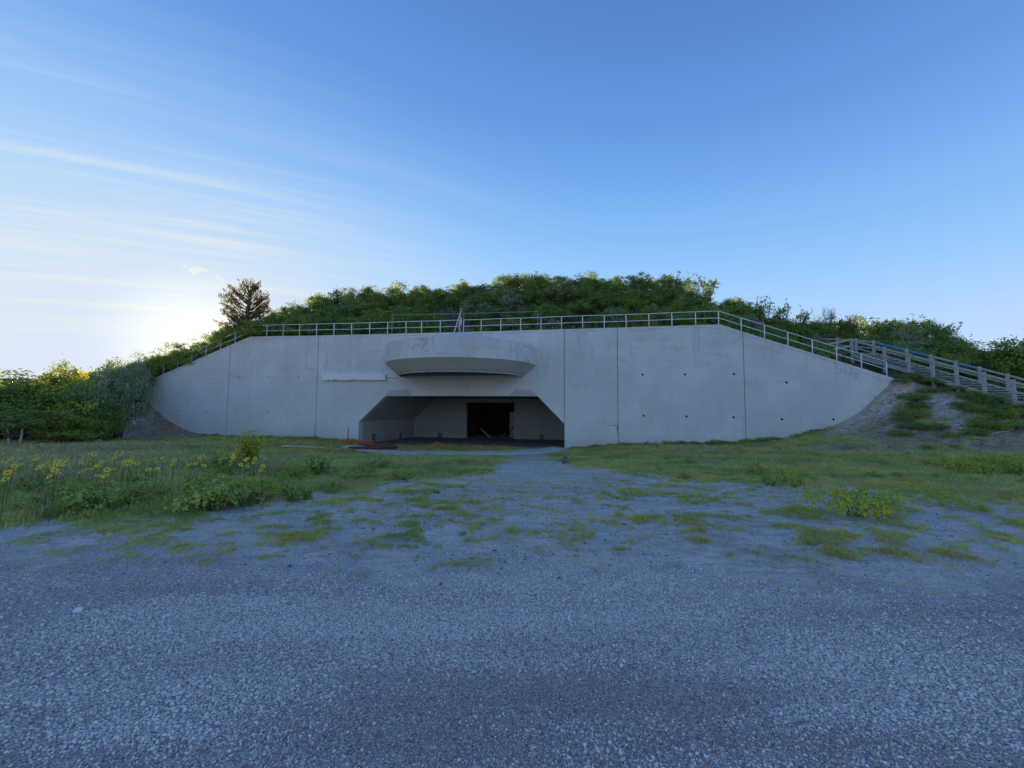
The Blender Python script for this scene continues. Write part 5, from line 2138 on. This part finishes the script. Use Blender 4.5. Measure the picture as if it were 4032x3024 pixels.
plant(WEEDS[2], 2980, 1880, 0.9, 'small yellow weed left of the other yellow weed in the right grass')
for i, (px_, py_, s_) in enumerate([(3780, 1870, 1.3), (3850, 1860, 1.4), (3920, 1868, 1.5), (3980, 1878, 1.4), (3720, 1850, 1.2), (4025, 1890, 1.3), (3880, 1885, 1.2), (3950, 1850, 1.3)]):
    plant(WEEDS[i % 3], px_, py_, s_, 'bright yellow green plant in the patch at the right edge below the bank', 'yellow plants at the right edge')
wr = random.Random(5)
k = 0
for i in range(400):
    px_, py_ = wr.uniform(-150, 1900), wr.uniform(1770, 2030)
    if py_ > np.interp(px_, GRASS_EDGE[:, 0], GRASS_EDGE[:, 1]) - 8:
        continue
    if k >= 95:
        break
    k += 1
    near_flowers = px_ < 1000
    me = wr.choice(WEEDS_G + WEEDS_G + SPARSE + WEEDS[:1]) if near_flowers else wr.choice(WEEDS_G + SPARSE)
    plant(me, px_, py_, wr.uniform(0.6, 1.15) if near_flowers else wr.uniform(0.4, 0.8), '%s weed in the left meadow grass, %s' % ('thin stalked yellowish' if me in SPARSE else 'low yellow leafed' if me in WEEDS else 'bushy green', 'among the yellow flowers' if px_ < 1000 else 'between the sapling and the sandy path'), 'weeds in the left meadow')
k = 0
for i in range(400):
    px_, py_ = wr.uniform(2350, 4150), wr.uniform(1765, 1960)
    if py_ > np.interp(px_, GRASS_EDGE[:, 0], GRASS_EDGE[:, 1]) - 5:
        continue
    if k >= 55:
        break
    k += 1
    me = wr.choice(WEEDS_G + SPARSE + WEEDS[:1])
    plant(me, px_, py_, wr.uniform(0.35, 0.75), '%s weed in the grass strip, %s' % ('thin stalked yellowish' if me in SPARSE else 'low yellow leafed' if me in WEEDS else 'bushy green', 'before the right wall panels' if px_ < 3000 else 'below the right bank'), 'weeds in the right grass')
# weeds along the foot of the wall
for i in range(84):
    px_ = wr.uniform(800, 1390) if i < 38 else wr.uniform(2250, 3230)
    bt = float(np.interp(px_, [p[0] for p in WALL_BASE_PX], [p[1] for p in WALL_BASE_PX]))
    p = ground_hit(px_, bt + wr.uniform(1, 7))
    o = link('weed', wr.choice(WEEDS_G))
    o.location = p
    s_ = wr.uniform(0.5, 1.1)
    o.scale = (s_ * 1.4, s_ * 1.2, s_ * 0.62)
    o.rotation_euler = (0, 0, wr.uniform(0, 6.28))
    tag(o, 'dark green weed along the foot of the concrete wall, %s the entrance' % ('left of' if i < 38 else 'right of'), 'weed', 'weeds along the wall foot')

# ---- yellow daisies
def daisy_parts(seed):
    r_ = np.random.default_rng(seed)
    st = MB()
    bl = MB()
    h = 0.62
    for k in range(1 if seed % 3 else 2):
        a = r_.uniform(0, 6.28)
        e = np.array([math.cos(a) * 0.10 * r_.random(), math.sin(a) * 0.10 * r_.random(), h * r_.uniform(0.8, 1.05)])
        st.tube([(0, 0, -0.03), e * np.array([0.4, 0.4, 0.6]), e], [0.005, 0.004, 0.003], 4, False)
        nrm = np.array([r_.normal() * 0.4, -0.5 + r_.normal() * 0.3, 0.8])
        nrm /= np.linalg.norm(nrm)
        u = np.cross(nrm, [1, 0, 0.1])
        u /= np.linalg.norm(u)
        w = np.cross(nrm, u)
        bl.mi = 0
        for q in range(9):
            b_ = 2 * math.pi * q / 9
            d = u * math.cos(b_) + w * math.sin(b_)
            s = -u * math.sin(b_) + w * math.cos(b_)
            bl.add([e + d * 0.010, e + d * 0.032 + s * 0.011 + nrm * 0.004, e + d * 0.050, e + d * 0.032 - s * 0.011 + nrm * 0.004], [(0, 1, 2, 3)])
        bl.mi = 1
        bl.tube([e - nrm * 0.004, e + nrm * 0.010], [0.014, 0.009], 7)
    return st.mesh('stem', M['stem']), bl.mesh('blossom', [M['petal'], M['petal_core']])


DA = [daisy_parts(700 + i) for i in range(3)]
fl = [(105, 1795), (235, 1815), (250, 1818), (360, 1822), (370, 1815), (395, 1825), (500, 1812), (560, 1790), (565, 1798), (600, 1815), (640, 1810), (715, 1802), (735, 1800), (750, 1822), (860, 1806), (880, 1800),
      (900, 1815), (915, 1812), (935, 1816), (945, 1812), (1000, 1815), (1030, 1810), (30, 1855), (410, 1872), (418, 1842), (205, 1880), (15, 1884), (140, 1840), (215, 1848), (180, 1862), (320, 1835), (455, 1822), (480, 1828),
      (530, 1826), (610, 1836), (680, 1826), (790, 1826), (70, 1820), (45, 1832), (290, 1842), (145, 1752), (160, 1756), (120, 1754)]
fr_ = random.Random(21)
fl += [(fr_.uniform(-40, 1040), min(1852, 1815 + fr_.gauss(0, 20))) for _ in range(48)]
for i, (px_, py_) in enumerate(fl):
    d = ray(px_, py_)
    # blossom height above the ground: step back along the sight line until it is 0.6 m over the ground
    Ys = np.arange(5, 27, 0.1)
    Xs = d[0] / d[1] * Ys
    Zs = EYE + d[2] / d[1] * Ys
    g_ = z_front(Xs, Ys)
    j = int(np.argmin(np.abs(Zs - g_ - 0.62)))
    f_ = empty('yellow_flower', (Xs[j], Ys[j], g_[j]), random.uniform(-0.8, 0.8))
    s_ = random.uniform(0.9, 1.15)
    f_.scale = (0.9, 0.9, s_)
    link('stem', DA[i % 3][0], f_)
    link('blossom', DA[i % 3][1], f_)
    tag(f_, 'yellow daisy with %s in the left meadow, %s' % ('two blooms' if i % 3 == 2 else 'a single bloom', 'near the left edge' if px_ < 330 else 'near the sapling' if px_ > 800 else 'mid flower band'), 'flower', 'yellow flowers in the left meadow')

# ------------------------------------------------------------------ small things by the portal
# concrete edge strip in front of the portal
ap = [ground_hit(*p) for p in APRON_PX]
m = MB()
ap = [np.array(p) for p in ap]
pts = []
for i in range(len(ap) - 1):
    for f in np.linspace(0, 1, 5)[:-1]:
        pts.append(ap[i] * (1 - f) + ap[i + 1] * f)
pts.append(ap[-1])
rows = []
for i, p_ in enumerate(pts):
    d = (pts[min(i + 1, len(pts) - 1)] - pts[max(i - 1, 0)])[:2]
    d /= np.linalg.norm(d)
    nrm = np.array([-d[1], d[0], 0]) * 0.8
    row = []
    for s_ in (-1, 1):
        c = p_ + nrm * s_
        row.append(np.array([c[0], c[1], max(zf(c[0], c[1]), zf(p_[0], p_[1])) + 0.12]))
    rows.append(row + [row[0] - np.array([0, 0, 0.4]), row[1] - np.array([0, 0, 0.4])])
for i in range(len(rows) - 1):
    m.add(rows[i] + rows[i + 1], [(0, 4, 5, 1), (0, 2, 6, 4), (1, 5, 7, 3)])
m.add(rows[0], [(0, 1, 3, 2)])
m.add(rows[-1], [(0, 2, 3, 1)])
o = m.build('apron_kerb', M['slab'])
fix_normals(o.data)
tag(o, 'pale curved concrete edging strip in front of the tunnel entrance', None, None, 'structure')

# heap of rusty pipes on the kerb
hp = ground_hit(1485, 1776)
PG = 'rusty pipes heaped before the entrance'
hr_ = random.Random(9)
for i in range(13):
    lay = 0 if i < 6 else (1 if i < 10 else 2)
    L_ = hr_.uniform(1.5, 2.7)
    ang = hr_.uniform(-0.22, 0.30)
    cx_ = hp[0] + hr_.uniform(-0.8, 0.8)
    cy_ = hp[1] + 0.1 + (i % 6) * 0.17 - 0.35
    cz_ = zf(cx_, cy_) + 0.14 + 0.14 * lay
    m = MB()
    dx, dy = math.cos(ang) * L_ / 2, math.sin(ang) * L_ / 2
    m.tube([(-dx, -dy, hr_.uniform(-0.03, 0.03)), (dx, dy, hr_.uniform(-0.03, 0.09))], 0.068, 9)
    o = m.build('rusty_pipe', M['rust'], None, True, (cx_, cy_, cz_))
    tag(o, 'dark red rusty pipe lying in the heap before the tunnel entrance', 'pipe', PG)


# crumpled orange netting: two heaps
def netting(px, py, w, h, label):
    p = ground_hit(px, py)
    r_ = np.random.default_rng(int(px))
    m = MB()
    nx, ny = 22, 8
    g_ = np.zeros((nx, ny, 3))
    for i in range(nx):
        for j in range(ny):
            u, v = i / (nx - 1) - 0.5, j / (ny - 1) - 0.5
            fall = (1 - (2 * u) ** 2) * (1 - (2 * v) ** 2 * 0.8)
            g_[i, j] = (u * w + r_.normal() * 0.04, v * 0.7 + r_.normal() * 0.04, 0.04 + h * fall * (0.35 + 0.65 * r_.random()))
    for i in range(nx):
        for j in range(ny):
            if i < nx - 1:
                m.tube([g_[i, j], g_[i + 1, j]], 0.022, 3, False)
            if j < ny - 1:
                m.tube([g_[i, j], g_[i, j + 1]], 0.022, 3, False)
    o = m.build('orange_netting', M['net'], None, False, (p[0], p[1], p[2]))
    tag(o, label, 'netting', 'crumpled orange netting')


netting(1385, 1750, 1.9, 0.5, 'crumpled orange plastic netting beside the black stake left of the entrance')
netting(1440, 1752, 1.5, 0.4, 'orange netting behind the heap of rusty pipes')
netting(1722, 1757, 1.4, 0.28, 'crumpled orange netting in the grass in the middle of the entrance')
p = ground_hit(1368, 1750)
tpz = at_y(1371, 1683, p[1])
m = MB()
m.tube([(0, 0, -0.1), (0.05, 0, tpz[2] - p[2])], 0.03, 6)
o = m.build('stake', M['dark'], None, True, tuple(p))
tag(o, 'thin black stake upright against the wall left of the entrance', 'stake')
p = ground_hit(1236, 1742)
m = MB()
m.tube([(0, 0, -0.1), (0.02, 0, 1.25)], 0.022, 6)
m.tube([(0.02, 0, 1.25), (0.16, 0, 1.28)], 0.03, 6)
o = m.build('stake', M['galv'], None, True, (p[0], p[1], p[2]))
tag(o, 'thin grey rod with bent top standing at the second wall joint', 'stake')
# bleached pole in the grass
a_, b_ = ground_hit(1112, 1771), ground_hit(1284, 1775)
m = MB()
a_, b_ = a_ + np.array([0, 0, 0.1]), b_ + np.array([0, 0, 0.1])
mm_ = (a_ + b_) / 2 + np.array([0, 0, 0.12])
m.tube([a_ + np.array([0, 0, 0.12]), a_ * 0.9 + b_ * 0.1 + np.array([0, 0, 0.14]), mm_, b_ + np.array([0, 0, 0.1])], [0.10, 0.07, 0.06, 0.05], 8)
o = m.build('bleached_pole', M['bleached'], None, True)
tag(o, 'long pale bleached pole lying in the grass left of the entrance', 'pole')


p = ground_hit(2224, 1828)
o = link('boulder', rock_mesh(3, 0.17, 0.16, 0.19, M['rock']))
o.location = (p[0], p[1], p[2] + 0.15)
o.rotation_euler = (0.1, 0.15, 0.3)
tag(o, 'squat brown boulder sitting on the path in front of the entrance', 'boulder')
# small white things and stones lying about
LIT = [(305, 2415, 0.030, 'folded pale pink paper scrap lying on the gravel at left'),
       (320, 2562, 0.012, 'white pebble on the gravel below the paper scrap'), (425, 2482, 0.010, 'tiny white pebble on the gravel right of the paper scrap'),
       (533, 2474, 0.010, 'white chip on the gravel, left of a similar pair'), (605, 2478, 0.010, 'white chip on the gravel, right one of the pair'),
       (2080, 1822, 0.06, 'white scrap on the path left of the brown boulder'), (1655, 1758, 0.06, 'white scrap in the grass left of the middle netting'), (2325, 1753, 0.06, 'white scrap at the wall foot right of the entrance'),
       (1435, 1797, 0.07, 'pale yellowish stone in the grass before the kerb'), (2578, 1897, 0.05, 'white feather like scrap at the right grass edge'),
       (3483, 1856, 0.07, 'bluish white upright scrap in the right grass'), (3655, 1873, 0.05, 'white round scrap in the right grass'), (3720, 1872, 0.07, 'pale bluish scrap in the grass near the yellow plants'),
       (3350, 1952, 0.05, 'white scrap caught in the sprawling yellow plant'), (3332, 2062, 0.02, 'tiny white pebble on dirt below the sprawling plant'), (3768, 1799, 0.06, 'white scrap below the bank near the yellow patch'),
       (2770, 2032, 0.015, 'tiny white pebble between grass tufts right of the path'), (3880, 1580, 0.10, 'white scrap on the bank under the stairs'), (3330, 1730, 0.10, 'pale stake stub at the foot of the bank'), (385, 1743, 0.22, 'pale flat stone at the foot of the left bank')]
for i, (px_, py_, r_, lab) in enumerate(LIT):
    p = ground_hit(px_, py_)
    if i == 0:
        m = MB()
        m.box((0, 0, 0.012), (0.050, 0.032, 0.018), np.array(Euler((0.25, 0.1, 0.15)).to_matrix()))
        m.box((0.004, 0.008, 0.022), (0.040, 0.02, 0.004), np.array(Euler((0.4, 0.1, 0.15)).to_matrix()))
        o = m.build('paper_scrap', M['paper'], None, False, tuple(p))
        tag(o, lab, 'paper')
        continue
    o = link('pebble' if 'pebble' in lab or 'stone' in lab or 'chip' in lab else 'scrap', rock_mesh(40 + i, r_, r_ * 0.8, r_ * 0.55, M['paper'] if i != 8 else M['bleached'], 1))
    o.location = (p[0], p[1], p[2] + r_ * 0.4)
    tag(o, lab, 'stone' if ('pebble' in lab or 'stone' in lab or 'chip' in lab) else 'scrap')

# dead branches on the left bank and driftwood on the right bank
def branch(pxs, Y, r_, label, mat):
    m = MB()
    pts_ = [at_y(a, b, Y + 0.15 * i) for i, (a, b) in enumerate(pxs)]
    m.tube(pts_, list(np.linspace(r_, r_ * 0.4, len(pts_))), 6)
    o = m.build('dead_branch', mat, None, True)
    tag(o, label, 'branch')


branch([(530, 1672), (522, 1660), (540, 1655), (562, 1652)], 28.3, 0.07, 'bleached crooked branch on the dark bank left of the wall', M['bleached'])
branch([(500, 1640), (530, 1648), (570, 1655)], 28.6, 0.04, 'thin dead branch above the crooked one on the left bank', M['bleached'])
for i, (px_, py_, L_, a_) in enumerate([(3490, 1655, 0.5, 1.2), (3950, 1705, 1.2, 0.25), (3480, 1700, 0.8, 0.1), (3870, 1735, 0.9, -0.3), (2980, 1790, 0.7, 0.05), (3320, 1710, 0.9, -0.1)]):
    p = ground_hit(px_, py_)
    m = MB()
    m.tube([(-L_ / 2 * math.cos(a_), 0, 0.03 - L_ / 2 * math.sin(a_) * 0.5), (0, 0.05, 0.06), (L_ / 2 * math.cos(a_), 0, 0.05 + L_ / 2 * math.sin(a_) * 0.5)], [0.03, 0.028, 0.015], 5)
    o = m.build('driftwood', M['bleached'], None, True, tuple(p))
    tag(o, ['short upright stick on the gravelly slope beside the wall end', 'long pale stick at the right edge of the bank', 'pale stick lying below the gravelly slope', 'pale stick in the brown soil at right', 'pale stick in the soil strip before the wall', 'pale stick near the wall foot on the right'][i], 'stick')
print('grass', n_grass, 'stones', n_st, 'objects', len(bpy.data.objects))
